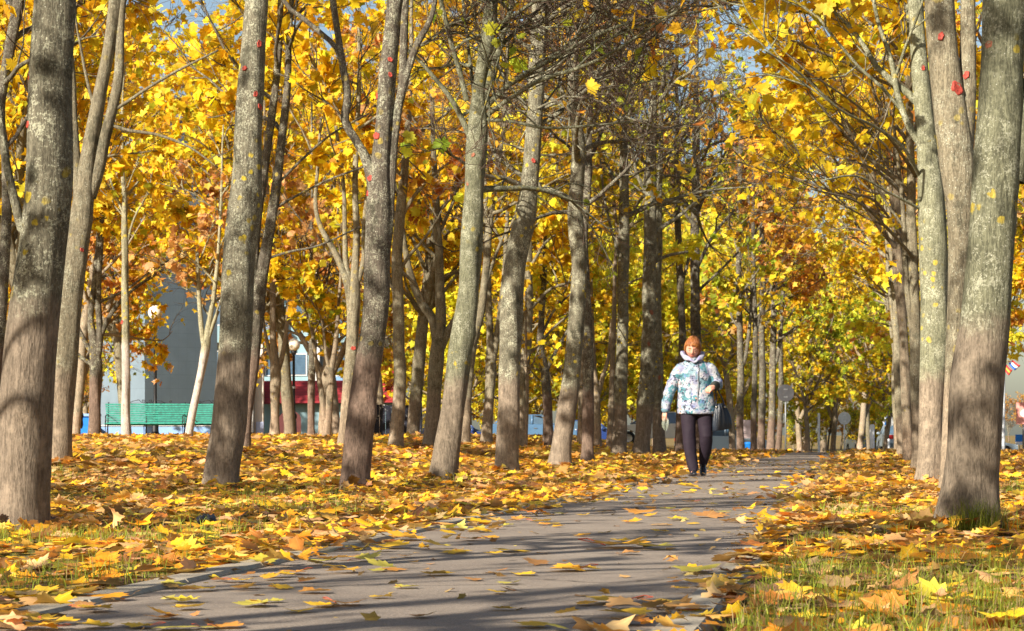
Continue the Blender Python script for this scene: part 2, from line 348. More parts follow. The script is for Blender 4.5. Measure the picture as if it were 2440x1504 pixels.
m = NT('kerb_concrete', .85, .25); co = m.coord(); f = m.noise(co, 60, 5, .7); g = m.noise(co, 3, 4)
c = m.mix(m.ramp(f, .35, .65), (.27, .235, .185), (.40, .35, .27)); c = m.mix(m.math('MULTIPLY', m.ramp(g, .5, .7), .5), c, (.52, .40, .19)); m.color(c); m.bump(f, .4, .004)
for side in (-1, 1):
    mb = MB(); y = -6.0; kk = 0; rng = np.random.default_rng(8 + side)
    while y < 118:
        L = .985; y0, y1 = y, y + L; e = path_l if side < 0 else path_r; w_ = .13; g_ = -.004
        z0 = gz((path_l(y0) + path_r(y0)) / 2, y0); z1 = gz((path_l(y1) + path_r(y1)) / 2, y1); dz = .012 + .008 * rng.random(); dx = -.006 * rng.random()
        xa0, xa1 = float(e(y0)) + side * (g_ + dx), float(e(y1)) + side * (g_ + dx); xb0, xb1 = xa0 + side * w_, xa1 + side * w_
        ch = .012
        Vv = []
        for yy, xa, xb, z in ((y0, xa0, xb0, z0), (y1, xa1, xb1, z1)):
            Vv += [(xa, yy, z - .12), (xa, yy, z + dz - ch), (xa + side * ch, yy, z + dz), (xb - side * ch, yy, z + dz), (xb, yy, z + dz - ch), (xb, yy, z - .12)]
        mb.add(Vv, [[i, i + 1, i + 7, i + 6] for i in range(5)] + [[0, 5, 4, 1], [1, 4, 3, 2], [6, 7, 10, 11], [7, 8, 9, 10]]); y += 1.0
    k = mb.build('kerb', m.m); prop(k, kind='structure')

# ---------------------------------------------------------------- fallen leaves: ground cover
def scatter(rng, y0, y1, dens, marg=1.5):
    hw = lambda y: 1220 / FPX * y + marg
    A = 2 * hw(y1) * (y1 - y0); n = int(A * dens); y = rng.uniform(y0, y1, n); x = rng.uniform(-hw(y1), hw(y1), n); k = np.abs(x) < hw(y) + .3; return x[k], y[k]
def litter(rng, x, y, size, tilt, tmpl, kind, lift=.03, bigj=.3):
    n = len(x); s = size * np.clip(1 + bigj * rng.standard_normal(n), .45, 1.7)
    az = rng.uniform(0, 2 * np.pi, n); tl = np.abs(rng.normal(0, tilt, n)); ta = rng.uniform(0, 2 * np.pi, n)
    N = np.stack([np.sin(tl) * np.cos(ta), np.sin(tl) * np.sin(ta), np.cos(tl)], 1); flip = rng.random(n) < .3; N[flip] *= -1
    Y = np.stack([np.cos(az), np.sin(az), np.zeros(n)], 1); Y = Y - (Y * N).sum(1, keepdims=True) * N
    z = ground_z(x, y) + np.abs(rng.normal(0, lift, n)) + .008 + .28 * s * np.sin(tl) * .6
    pos = np.stack([x, y, z], 1); Rm = rot_from(Y, N); pos -= Rm[:, :, 1] * (s * .35)[:, None]
    c = pal(rng, n, kind)
    patch = np.sin(x * 1.1 + 3 * np.sin(y * .37)) * np.cos(y * .8 + x * .3) > .35          # drifts of browner, older leaves
    b = patch & (rng.random(n) < .5); c[b] = pal(rng, b.sum(), 'tan') * .8
    return place_leaves(rng, tmpl, pos, Rm, s, c)
rng = np.random.default_rng(3); parts = []
def off_path(x, y, rng, edge=.04, leak=.25):
    l, r = path_l(y), path_r(y); d = np.maximum(l - x - .09 * (1 - sm(y, 10, 17)), x - r); return d > edge - np.abs(rng.normal(0, 1, len(x))) * leak * np.where((x > r - .5) & (y < 13), .45, 1) * (rng.random(len(x)) < .32)
def grassy(x, y):                                            # where the lawn shows through the leaves
    right = (x > path_r(y)) & (y < 12)
    g = .5 + .5 * np.sin(x * 1.9 + 1.3 * np.sin(y * .9)) * np.sin(y * .75 + .8 * np.sin(x * 1.3))
    g = g * (.9 - .3 * sm(y, 20, 50)); return np.where(right, np.maximum(g, .62 * (1 - sm(y, 8, 12)) + .1), g)
for (y0, y1, dens, size, tl, tm, lift) in ((5.2, 11, 165, .088, .17, T_NEAR, .012), (11, 22, 150, .086, .22, T_NEAR[:6], .014), (22, 42, 105, .095, .30, T_MID, .016), (42, 78, 48, .125, .40, T_LOW, .020)):
    x, y = scatter(rng, y0, y1, dens); k = off_path(x, y, rng); x, y = x[k], y[k]
    k = rng.random(len(x)) > np.where(x > path_r(y), .42, .50) * sm(grassy(x, y), .5, .85); x, y = x[k], y[k]
    # bare ground ring at a few trunks is left by the leaves themselves
    parts.append(litter(rng, x, y, size, tl, tm, 'litter', lift))
for px, D in ((50, 12.1), (137, 23), (528, 20.2), (845, 20.9), (1058, 24.8), (1206, 29.2), (1333, 35.6), (2305, 12.1), (2262, 17.4), (2212, 23.7)):   # leaves drifted against the trunks
    n = 95; a = rng.uniform(0, 6.28, n); r_ = .15 + np.abs(rng.normal(0, .12, n)); x = PX(px, D) + r_ * np.cos(a); y = D + r_ * np.sin(a); k = (x < path_l(y) - .1) | (x > path_r(y))
    parts.append(litter(rng, x[k], y[k], .085, .45, T_NEAR[:6], 'litter', .035))
off = 0; Vs, Ts, Cs, Ls = [], [], [], []
for V, T, C, L in parts: Vs.append(V); Ts.append(T + off); Cs.append(C); Ls.append(L); off += len(V)
o = link('fallen_leaves', mesh_np('fallen_leaves', np.vstack(Vs), [(np.vstack(Ts), 0)], [LEAF_NEAR], np.vstack(Cs), np.vstack(Ls), smooth=True))
prop(o, 'thick carpet of fallen yellow and orange maple leaves on both sides of the path', 'fallen leaves', kind='stuff')
del parts, Vs, Ts, Cs, Ls

# small crumbs and leaf scraps lying on the asphalt and against the kerbs
x, y = scatter(rng, 5, 45, 26); d = np.minimum(x - path_l(y), path_r(y) - x); k = (d > -.16) & (rng.random(len(x)) < np.where(d < .12, 1, .35)); x, y = x[k], y[k]
V, T, C, L = litter(rng, x, y, .03, .35, T_LOW, 'tan', .002, .6)
o = link('leaf_litter', mesh_np('leaf_litter', V, [(T, 0)], [LEAF_NEAR], C * .6, L, smooth=False)); prop(o, 'tiny brown leaf scraps scattered over the asphalt and along the kerbs', 'leaf litter', kind='stuff')

# grass blades
def blades(rng, x, y, h, w_, lean=.5):
    n = len(x); hh = h * rng.uniform(.4, 1.3, n); a = rng.uniform(0, 2 * np.pi, n); b = rng.uniform(0, 2 * np.pi, n); ln = np.abs(rng.normal(0, lean, n)) * hh
    p0 = np.stack([x, y, ground_z(x, y) - .005], 1); sd = np.stack([np.cos(a), np.sin(a), 0 * a], 1) * w_ / 2; ld = np.stack([np.cos(b), np.sin(b), 0 * b], 1)
    up = np.array([0, 0, 1.0]); V = np.zeros((n, 5, 3)); V[:, 0] = p0 - sd; V[:, 1] = p0 + sd
    mid = p0 + ld * (ln * .35)[:, None] + up * (hh * .6)[:, None]; V[:, 2] = mid + sd * .7; V[:, 3] = mid - sd * .7; V[:, 4] = p0 + ld * ln[:, None] + up * (hh * .95)[:, None]
    b_ = (np.arange(n) * 5)[:, None]; Q = np.array([[0, 1, 2, 3]]) + b_; T = np.array([[3, 2, 4]]) + b_
    c = np.array([.22, .30, .035]) * (1 + .3 * rng.standard_normal((n, 1))) + np.array([.12, .06, .0]) * rng.random((n, 1)); dry = rng.random(n) < .16; c[dry] = (.48, .36, .16)
    return V.reshape(-1, 3), Q, T, np.repeat(np.clip(c, .02, .8), 5, 0)
gp = []
for (y0, y1, dens, h) in ((4.6, 12, 1500, .085), (12, 26, 420, .085), (26, 60, 60, .10)):
    x, y = scatter(rng, y0, y1, dens); l, r = path_l(y), path_r(y); k = ((x < l - .2) | (x > r + .2)) & (rng.random(len(x)) < np.where(x > path_r(y), .8, .45) * sm(grassy(x, y), .45, .8)); x, y = x[k], y[k]; gp.append(blades(rng, x, y, h, .0035 if y1 < 20 else .006))
bx, by = PX(2320, 12.0), 11.85
x = bx + rng.normal(0, .07, 420); y = by + rng.normal(0, .05, 420); tuft = blades(rng, x, y, .17, .004, .5); gp.append(tuft[:3] + (tuft[3] * .6,))
off = 0; Vs, Qs, Ts, Cs = [], [], [], []
for V, Q, T, C in gp: Vs.append(V); Qs.append(Q + off); Ts.append(T + off); Cs.append(C); off += len(V)
o = link('grass', mesh_np('grass', np.vstack(Vs), [(np.vstack(Qs), 0), (np.vstack(Ts), 0)], [LEAF], np.vstack(Cs), smooth=False)); prop(o, 'short green grass growing between the fallen leaves', 'grass', kind='stuff')

# ---------------------------------------------------------------- single leaves lying on the asphalt
LEAFMESH = {}
def leaf_mesh(kind, t, ci):
    key = (t, ci)
    if key not in LEAFMESH:
        V, T, L = T_NEAR[t]; r = np.random.default_rng(100 + ci * 9 + t); c = np.array(PAL['pathleaf'][ci][0]) * (1 + .08 * r.standard_normal())
        LEAFMESH[key] = mesh_np('maple_leaf', V - [0, .35, V[:, 2].min() - .02], [(T, 0)], [LEAF_NEAR], np.repeat(np.clip(c, 0, .9)[None], len(V), 0), np.column_stack([L, np.full(len(L), r.random())]), smooth=True)
    return LEAFMESH[key]
def single_leaf(r, x, y, s, ci, label, t=None, tilt=None, stalk=False, lift=0.0):
    t = r.choice((0, 2, 4, 6)) if t is None else t
    tl = r.uniform(-.10, .10) if tilt is None else tilt
    o = bpy.data.objects.new('maple_leaf', leaf_mesh('pathleaf', t, ci)); COL.objects.link(o)
    o.location = (x, y, gz(x, y) + .01 + abs(math.sin(tl)) * s * .3 + lift); o.rotation_euler = (tl, r.uniform(-.08, .08), r.uniform(0, 6.28)); o.scale = (s, s, s)
    prop(o, label, 'fallen leaf', 'fallen leaves lying on the asphalt path')
    if stalk:
        mb = MB(); mb.tube([(0, -.33, .03), (.02, -.5, .10), (.05, -.7, .17), (.02, -.9, .16)], .011, 5); mb.build('leaf_stalk', PETIOLE, o, True)
    return o
rr = random.Random(4)
SPEC = [ # px, py, size px, colour index, label, tilt, stalk
 (165, 1432, 150, 3, 'large pale olive leaf with lifted edge on the left kerb near the frame corner', .35, False),
 (75, 1488, 130, 0, 'big light yellow leaf on the path at the bottom left corner', .15, True),
 (485, 1412, 75, 0, 'bright yellow arched leaf with a shadow beneath, on asphalt beside the left kerb', .3, False),
 (592, 1406, 75, 1, 'golden arched leaf alone on asphalt, just right of the bright yellow arched leaf', .3, False),
 (408, 1402, 80, 3, 'olive yellow leaf straddling the left kerb edge', -.2, False),
 (735, 1393, 62, 2, 'small orange leaf standing tented on the shaded asphalt', .45, True),
 (820, 1370, 100, 1, 'wide golden leaf curled up above a shadow stripe near the left kerb', -.2, False),
 (750, 1420, 100, 2, 'dull tan leaf lying flat across a shadow stripe', .05, False),
 (820, 1450, 125, 2, 'orange leaf with long red stalk pointing right in the foreground', .15, True),
 (965, 1290, 115, 1, 'upright cluster leaf glowing orange at the left edge of the asphalt', .5, False),
 (930, 1310, 110, 0, 'ragged yellow leaf leaning on the orange one at the left edge of the asphalt', .3, False),
 (1350, 1366, 110, 1, 'flat golden leaf with pink stalk in the middle of the path', .05, True),
 (1212, 1398, 62, 3, 'small olive leaf lying flat between two shadow stripes', .05, False),
 (1185, 1421, 60, 0, 'small tented yellow leaf in the middle foreground', .4, False),
 (1130, 1390, 60, 4, 'small brown curled leaf in the middle foreground', .2, False),
 (1215, 1320, 110, 0, 'pale yellow leaf spread flat in mid path', .1, False),
 (1480, 1310, 170, 1, 'broad golden leaf pile leaf casting a long shadow in mid path', .2, True),
 (1560, 1312, 110, 3, 'olive edged leaf touching the broad golden leaf', .15, False),
 (1450, 1442, 150, 0, 'large bright yellow leaf with long red stalk pointing left', .25, True),
 (1570, 1450, 120, 2, 'orange leaf lying beside the large bright yellow leaf near the right kerb', .25, False),
 (1495, 1475, 150, 0, 'largest flat yellow leaf at the bottom of the path, right of centre', .12, False),
 (1660, 1368, 130, 3, 'mottled olive leaf half on the right kerb', .15, False),
 (1690, 1400, 150, 0, 'yellow leaf lying across the right kerb stones', .15, False),
 (1505, 1250, 58, 1, 'small orange leaf with upright stalk in mid path', .45, True),
 (1525, 1228, 85, 2, 'dark orange curled leaf behind the small upright one', .35, False),
 (1690, 1236, 95, 4, 'brown curled leaf standing on edge near the right kerb', .5, False),
 (1640, 1167, 85, 0, 'golden star shaped leaf a few steps in front of the woman', .4, False),
 (1810, 1245, 70, 3, 'green tinged flat leaf near the right kerb, beyond the brown one', .05, False),
 (1270, 1500, 110, 0, 'yellow leaf cut by the bottom of the picture in mid path', .2, False),
 (330, 1503, 90, 0, 'yellow leaf cut by the bottom of the picture near the left kerb', .1, True),
 (650, 1442, 62, 3, 'thin olive leaf lying flat right of the tented ones', .05, False),
]
for (px, py, spx, ci, lab, tl, stk) in SPEC:
    D = CAMZ * FPX / (py - HOR); single_leaf(rr, PX(px, D), D, spx / ppm(D) * .80, ci, lab, None, tl * .32, stk)
xs = []
for kk in range(270):
    y = 6.0 + 38 * rr.random() ** 1.25; u = rr.random(); u = u if rr.random() < .4 else (u ** 2.6 if rr.random() < .5 else 1 - u ** 2.6)
    l, r_ = float(path_l(y)), float(path_r(y)); x = l + .03 + (r_ - l - .06) * (u if y > 13 else min(u, .9 * rr.random() + .08))
    single_leaf(rr, x, y, rr.uniform(.06, .115), rr.choices(range(5), (5, 3, 2, 2, 1))[0], 'ordinary fallen leaf strewn among its many alike on the sunlit asphalt', None, rr.choice((None, None, .05, .25)), rr.random() < .15)
# ---------------------------------------------------------------- trees
def wander(rng, p, d, L, n, wob, up):
    pts = [p]; d = d / np.linalg.norm(d)
    W = rng.standard_normal((n, 3)) * wob; W[:, 2] += up
    for k in range(n): d = d + W[k]; d = d / math.sqrt(d @ d); p = p + d * (L / n); pts.append(p)
    return np.array(pts), d
def spawn(rng, stems, zlo, n1=12, L1=2.6, n2=6, n3=6, up=.08, incl=55, leaves=1500, kind='gold', lsize=.15, wob=.13, droop=.5, mat_leaf=None, twig=TWIG, twigr=.0045, n4=0, bias=None, maxz=99, inner=.3):
    """side branches, twigs and leaves for stems given as arrays (k,4) of x,y,z,radius; -> (branch tubes, crown mesh)"""
    B1, B2, B3, anch, aw = [], [], [], [], []
    for S in stems:
        zs = S[:, 2]; ok = np.where((zs > zlo) & (zs < maxz))[0]
        if len(ok) < 2: continue
        share = max(2, int(round(n1 * (zs[ok[-1]] - zs[ok[0]] + .5) / max(1.0, (max(s[:, 2].max() for s in stems) - zlo) * len(stems) ** .55))))
        a0 = rng.uniform(0, 6.28)
        for q in range(share):
            f = (q + rng.random()) / share; k = ok[int(f * (len(ok) - 1))]; p = S[k, :3]; r = S[k, 3]
            a = a0 + q * 2.4 + rng.normal(0, .3)
            if bias is not None and rng.random() < bias[1]: a = bias[0] + rng.normal(0, .6)
            inc = R(incl + rng.normal(0, 12)) * (1 - .35 * f)
            d = np.array([math.cos(a) * math.sin(inc), math.sin(a) * math.sin(inc), math.cos(inc)])
            L = L1 * rng.uniform(.6, 1.15) * (1 - .45 * f); P, _ = wander(rng, p, d, L, 9, wob, up * .5)
            r0 = min(r * .6, .015 + .013 * L); B1.append((P, np.linspace(r0, .006, 10)))
            g1 = rng.random() ** 1.2 + .08
            for s in range(n2):
                g2 = g1 * rng.exponential() ** 1.2
                t = .15 + .85 * (s + rng.random()) / n2; kk = t * 9; i = min(8, int(kk)); pp = P[i] + (P[i + 1] - P[i]) * (kk - i); dd = P[i + 1] - P[i]; dd = dd / np.linalg.norm(dd)
                dd = dd + rng.standard_normal(3) * .55 + np.array([0, 0, up]); L2 = L * rng.uniform(.28, .5) * (1.15 - .5 * t)
                P2, _ = wander(rng, pp, dd, L2, 6, wob * 1.2, up * .4); B2.append((P2, np.linspace(.008 + .003 * L2, .0042, 7)))
                for u in range(n3):
                    t2 = .1 + .9 * (u + rng.random()) / n3; k3 = t2 * 6; i3 = min(5, int(k3)); p3 = P2[i3] + (P2[i3 + 1] - P2[i3]) * (k3 - i3); d3 = P2[i3 + 1] - P2[i3]; d3 = d3 / (np.linalg.norm(d3) + 1e-9) + rng.standard_normal(3) * .6
                    P3, _ = wander(rng, p3, d3, rng.uniform(.15, .5) * (.6 + .25 * L1), 4, wob * 1.4, up * .3); B3.append((P3, np.linspace(twigr, twigr * .5, 5))); anch.append(P3); aw.append(g2)
                    for v in range(n4):
                        i4 = 1 + int(rng.random() * 3); P4, _ = wander(rng, P3[i4], rng.standard_normal(3) * .8 + (P3[-1] - P3[0]) * 2, rng.uniform(.1, .35), 4, .2, 0); B3.append((P4, np.linspace(twigr * .75, twigr * .4, 5))); anch.append(P4); aw.append(g2)
    Vb, Qb, nb = [], [], 0
    for B, n in ((B1, 7), (B2, 4)):
        if B: V, Q = tubes(np.array([b[0] for b in B]), np.array([b[1] for b in B]), n); Vb.append(V); Qb.append(Q + nb); nb += len(V)
    branches = (np.vstack(Vb), np.vstack(Qb)) if Vb else None
    V, Q = tubes(np.array([b[0] for b in B3]), np.array([b[1] for b in B3]), 3)
    faces = [(Q, 0)]; C = np.full((len(V), 3), .1); Vall = [V]; Call = [C]
    if leaves:
        A = np.array(anch); aw = np.array(aw) + 1e-6; k = rng.choice(len(A), leaves, p=aw / aw.sum()); t = rng.uniform(.2, 1.0, leaves) ** .7 * 4; i = np.minimum(3, t.astype(int)); pos = A[k, i] + (A[k, i + 1] - A[k, i]) * (t - i)[:, None]
        tw = A[k, i + 1] - A[k, i]; tw /= np.linalg.norm(tw, axis=1, keepdims=True) + 1e-9
        Y = tw * .5 + rng.standard_normal((leaves, 3)) * .7; Y[:, 2] -= droop; N = rng.standard_normal((leaves, 3)); N[:, 2] += .8
        Rm = rot_from(Y, N); s = lsize * np.clip(1 + .25 * rng.standard_normal(leaves), .4, 1.6); pos = pos + Rm[:, :, 1] * (s * .25)[:, None]
        kinds = kind if isinstance(kind, (list, tuple)) else [kind]
        c = np.zeros((leaves, 3)); which = (np.sin(pos[:, 0] * 1.3 + pos[:, 2] * .9 + rng.uniform(0, 6)) * .5 + .5 + rng.normal(0, .15, leaves)); which = np.clip((which * len(kinds)).astype(int), 0, len(kinds) - 1)
        for q, kd in enumerate(kinds):
            m_ = which == q; c[m_] = pal(rng, m_.sum(), kd)
        LV, LT, LC, _ = place_leaves(rng, T_MID if lsize <= .131 and leaves < 2400 else T_LOW, pos, Rm, s, c); faces.append((LT + len(V), 1)); Vall.append(LV); Call.append(LC)
    me = mesh_np('crown', np.vstack(Vall), faces, [twig, mat_leaf or LEAF], np.vstack(Call), smooth=False)
    return branches, me

def stem_mesh(rng, S, n, flare=0.0, lump=.035):
    """one stem S (k,4) as an irregular tube"""
    P, r = S[:, :3], S[:, 3]; V, Q = tubes(P[None], r[None], n); V = V.reshape(len(P), n, 3)
    a = np.arange(n) * 2 * np.pi / n; z = (P[:, 2] - P[0, 2])[:, None]; dirv = V - P[:, None]
    d = np.zeros((len(P), n))
    for q in range(7):
        k = int(rng.integers(1, 5)); fz = rng.uniform(.8, 7); d += lump / 2.2 * np.sin(k * a[None] + fz * z + rng.uniform(0, 6.28) + .6 * np.sin(z * rng.uniform(1, 3)))
    if flare: d += flare * np.exp(-np.maximum(z, 0) / .13) * (1 + .55 * np.cos(4 * a + rng.uniform(0, 6)) + .3 * np.cos(7 * a + 1))[None]
    for q in range(int(rng.integers(2, 5)) if n > 16 else 0):                                   # knots
        kz = rng.uniform(.2, max(.3, z.max())); ka = rng.uniform(0, 6.28); dd = np.exp(-((z - kz) / .06) ** 2 - (np.sin((a[None] - ka) / 2) / .2) ** 2); d += .17 * dd
    return (P[:, None] + dirv * (1 + d)[..., None]).reshape(-1, 3), Q

def cap_stem(V, Q, n):
    top = V[-n:].mean(0); idx = np.arange(len(V) - n, len(V)); T = np.stack([idx, np.roll(idx, -1), np.full(n, len(V))], 1)
    return np.vstack([V, top[None]]), Q, T

SCAR = plain('red_wound_paint', (.32, .048, .032), .7, 0, .3, .45, 90); SCARB = plain('old_brown_wound', (.25, .10, .06), .8, 0, .2, .25, 60)
def traced(label, D, main, limbs=(), bark=BARK, top=None, crown=None, scars=(), cat='tree', group=None, seed=0, name='maple_tree', tdep=None, step=.06, sides=30, lump=.05, leaf_mat_=None):
    """a tree whose stems follow (px,py,width) points at distance D"""
    rng = np.random.default_rng(1000 + seed); px, py, w0 = main[0]; bx = PX(px, D); bz = gz(bx, D)
    root = empty(name, (bx, D, bz), label, cat, group)
    def to3(pts, dd=0.0, first=False):
        out = []
        for k, p in enumerate(pts):
            d_ = D + dd * k / max(1, len(pts) - 1) + (p[3] if len(p) > 3 else 0); out.append((PX(p[0], d_) - bx, d_ - D, PZ(p[1], d_) - bz, p[2] / 2 / ppm(d_)))
        out = np.array(out)
        if first:
            out[0, 2] = -.10
            if out[1, 2] < .05: out = np.delete(out, 1, 0)
        return out
    Sm = to3(main, 0, True)
    if top:                                              # continue above the frame: height, drift
        z1 = Sm[-1, 2]; hh = top - z1
        if hh > .3:
            n = max(2, int(hh / .8)); q = Sm[-1].copy(); dr = (Sm[-1, :2] - Sm[-2, :2]) / max(.1, Sm[-1, 2] - Sm[-2, 2])
            for k in range(n): q = q.copy(); q[2] += hh / n; q[:2] += dr * .35 * hh / n + rng.normal(0, .05, 2); q[3] *= (1 - .8 / n) if k < n - 1 else .35; Sm = np.vstack([Sm, q])
    stems = [cr(Sm, step)]
    for l in limbs:
        dd = 0.0
        if isinstance(l[0], (int, float)): dd, l = l[0], l[1]
        L = to3(l, dd)
        if top and L[-1, 2] > 0 and PZ(0, D) - bz < L[-1, 2] + .25 and top > L[-1, 2] + .5:
            q = L[-1].copy(); dv = L[-1] - L[-2]; dv = dv[:3] / np.linalg.norm(dv[:3]); hh = (top - q[2]) * .7
            for k in range(3): q = q.copy(); q[:3] += (dv * .6 + np.array([0, 0, .5])) * hh / 3; q[3] *= .6; L = np.vstack([L, q])
        stems.append(cr(L, step * 1.4))
    Vs, Qs, Ts, n0 = [], [], [], 0
    for k, S in enumerate(stems):
        S[:, 3] = np.maximum(S[:, 3], .004); n = sides if k == 0 else max(7, sides // 2)
        V, Q = stem_mesh(rng, S, n, .32 if k == 0 else 0, lump if k == 0 else lump * .8); V, Q, T = cap_stem(V, Q, n)
        Vs.append(V); Qs.append(Q + n0); Ts.append(T + n0); n0 += len(V)
    if crown is not None:
        br, cm = spawn(rng, [s for s in stems], **crown)
        if br is not None: Vs.append(br[0]); Qs.append(br[1] + n0); n0 += len(br[0])
        link('crown', cm, root)
    link('trunk', mesh_np('trunk', np.vstack(Vs), [(np.vstack(Qs), 0), (np.vstack(Ts), 0)], [bark]), root)
    for s in scars:                                      # painted pruning wounds on the side facing the camera
        sx, sy, sw = s[:3]; X, Z = PX(sx, D) - bx, PZ(sy, D) - bz; best = None
        for S in stems:
            k = np.argmin(np.abs(S[:, 2] - Z)); e = abs(S[k, 0] - X) - S[k, 3]
            if best is None or e < best[0]: best = (e, S[k])
        c = best[1]; r = c[3]; u = max(-.97, min(.97, (X - c[0]) / r)); yy = c[1] - r * math.sqrt(1 - u * u); rs = sw / 2.5 / ppm(D)
        nrm = Vector((u, -math.sqrt(1 - u * u), .12)).normalized(); mb = MB(); q = np.random.default_rng(int(sx + sy))
        mb.lathe([(rs * 1.25, -.02), (rs * 1.22, .002), (rs * 1.05, .010), (rs * .8, .006), (0.001, .008)], n=16); V = np.vstack(mb.v); ang = np.arctan2(V[:, 1], V[:, 0]); V[:, :2] *= (1 + .18 * np.sin(2 * ang + q.uniform(0, 6)) + .12 * np.sin(5 * ang + q.uniform(0, 6)))[:, None]; V[:, 1] *= 1.2; mb.v = [V]
        o = mb.build('pruning_wound', SCARB if len(s) > 3 else SCAR, root, True); o.matrix_local = Matrix.Translation((c[0] + u * r * 1.0, yy + .0, Z)) @ nrm.to_track_quat('Z', 'Y').to_matrix().to_4x4()
    return root
def cw(kind='gold', zlo=2.5, leaves=1500, **k):
    d = dict(zlo=zlo, n1=14, L1=2.7, n2=6, n3=5, leaves=int(leaves * 1.25), kind=kind, lsize=.13); d.update(k); return d
def bare(zlo=2.7, leaves=110, **k):
    d = dict(zlo=zlo, n1=17, L1=2.7, n2=9, n3=6, n4=2, leaves=leaves, kind=['orange', 'gold', 'green'], lsize=.12, up=.03, incl=62, twigr=.0048, wob=.16); d.update(k); return d
# ---- left row beside the path
traced('thick grey maple trunk cut by the left edge of the frame, dotted with yellow lichen', 12.1,
 [(40, 1285, 152), (48, 1240, 130), (57, 1060, 126), (67, 900, 126), (80, 750, 122), (97, 600, 112), (108, 500, 110), (116, 400, 108), (122, 200, 100), (132, 0, 98), (142, -200, 92)],
 [[(100, 540, 40), (60, 560, 26), (38, 490, 22), (22, 420, 19), (8, 350, 18), (-2, 270, 17), (-15, 180, 15)]], BARK, 6.5, bare(3.1, 60, n1=10, n3=4, n4=0), [(69, 185, 15), (73, 300, 13)], group='maples in the row along the left kerb', seed=1, step=.035, sides=44)
traced('tan triple-stemmed maple close behind the thick lichen-dotted trunk at the left edge', 23,
 [(137, 1115, 62), (142, 1050, 60), (151, 900, 60), (163, 750, 60), (180, 600, 56), (195, 510, 54), (205, 430, 44), (217, 340, 36), (240, 215, 31), (262, 101, 29), (275, 0, 29), (285, -120, 26)],
 [[(190, 500, 30), (183, 400, 22), (176, 284, 18), (172, 180, 16), (160, 60, 12), (150, -30, 10)], [(212, 470, 32), (236, 400, 30), (250, 330, 27), (270, 250, 25), (283, 180, 23), (288, 60, 18), (298, -60, 14)],
  [(262, 268, 9), (300, 245, 8), (360, 205, 7), (430, 165, 6), (520, 120, 5)], [(222, 250, 8), (205, 180, 7), (190, 100, 6), (180, 40, 5)], [(270, 300, 8), (310, 312, 8), (370, 320, 7), (450, 350, 5), (520, 400, 4)]],
 BARK_TAN, 7.5, cw('gold', 4.6, 700, n1=8), [(199, 597, 9)], group='maples growing behind the left row', seed=2, sides=34)
traced('second grey maple of the left row, with four red cut wounds near its top', 20.2,
 [(526, 1186, 94), (528, 1140, 80), (538, 1060, 80), (546, 1000, 82), (557, 850, 80), (566, 700, 80), (573, 600, 80), (582, 500, 78), (589, 400, 68), (592, 300, 68), (597, 200, 62), (605, 100, 54), (612, 0, 54), (620, -150, 48)],
 [], BARK, 7.5, bare(5.0, 80, n1=9, n3=4, n4=0), [(586, 167, 11), (612, 228, 12), (621, 257, 13), (620, 108, 14)], group='maples in the row along the left kerb', seed=3, step=.045, sides=40)
traced('dark forked maple directly behind the second grey maple, pale at its foot', 30,
 [(583, 1088, 23), (590, 980, 25), (602, 870, 30), (612, 760, 34), (618, 680, 32), (640, 560, 26), (655, 470, 24), (672, 330, 20), (685, 200, 17), (690, 60, 14), (700, -60, 12)],
 [[(610, 740, 24), (606, 640, 22), (614, 520, 20), (628, 420, 19), (650, 260, 19), (662, 150, 17), (668, 20, 14)], [(650, 500, 7), (700, 470, 6), (780, 430, 5), (860, 400, 5), (900, 380, 4)], [(625, 620, 7), (690, 600, 6), (760, 585, 5), (860, 540, 4)], [(660, 440, 6), (720, 380, 6), (790, 320, 5), (880, 270, 4)]],
 BARK_DARK, 8, cw('gold', 3.9, 900), group='maples growing behind the left row', seed=4)
traced('maple of the left row with pale lichen at mid height and six red cut wounds', 20.9,
 [(844, 1184, 84), (846, 1140, 70), (853, 1060, 66), (866, 960, 64), (878, 870, 64), (890, 780, 62), (899, 700, 62), (901, 600, 60), (902, 500, 58), (907, 400, 48), (915, 300, 45), (922, 200, 42), (932, 100, 38), (940, 0, 36), (950, -150, 32)],
 [[(898, 480, 30), (882, 410, 26), (868, 370, 24), (845, 330, 20), (822, 288, 20), (828, 227, 18), (818, 165, 17), (805, 82, 16), (793, 0, 16), (785, -60, 14)],
  [(820, 170, 12), (801, 115, 12), (768, 82, 12), (719, 41, 11), (673, -4, 10)],
  [(914, 620, 28), (925, 540, 24), (931, 453, 22), (938, 340, 22), (950, 250, 22), (968, 180, 19), (995, 103, 17), (1024, 50, 13), (1040, -20, 11)],
  [(955, 240, 18), (960, 180, 20), (962, 110, 20), (964, 40, 18), (968, -40, 16)]],
 BARK_DARK, 7.5, bare(5.0, 120, n1=14), [(931, 145, 11), (931, 181, 10), (889, 230, 13), (898, 326, 17), (884, 426, 15), (864, 462, 12)], group='maples in the row along the left kerb', seed=5, step=.045, sides=40)
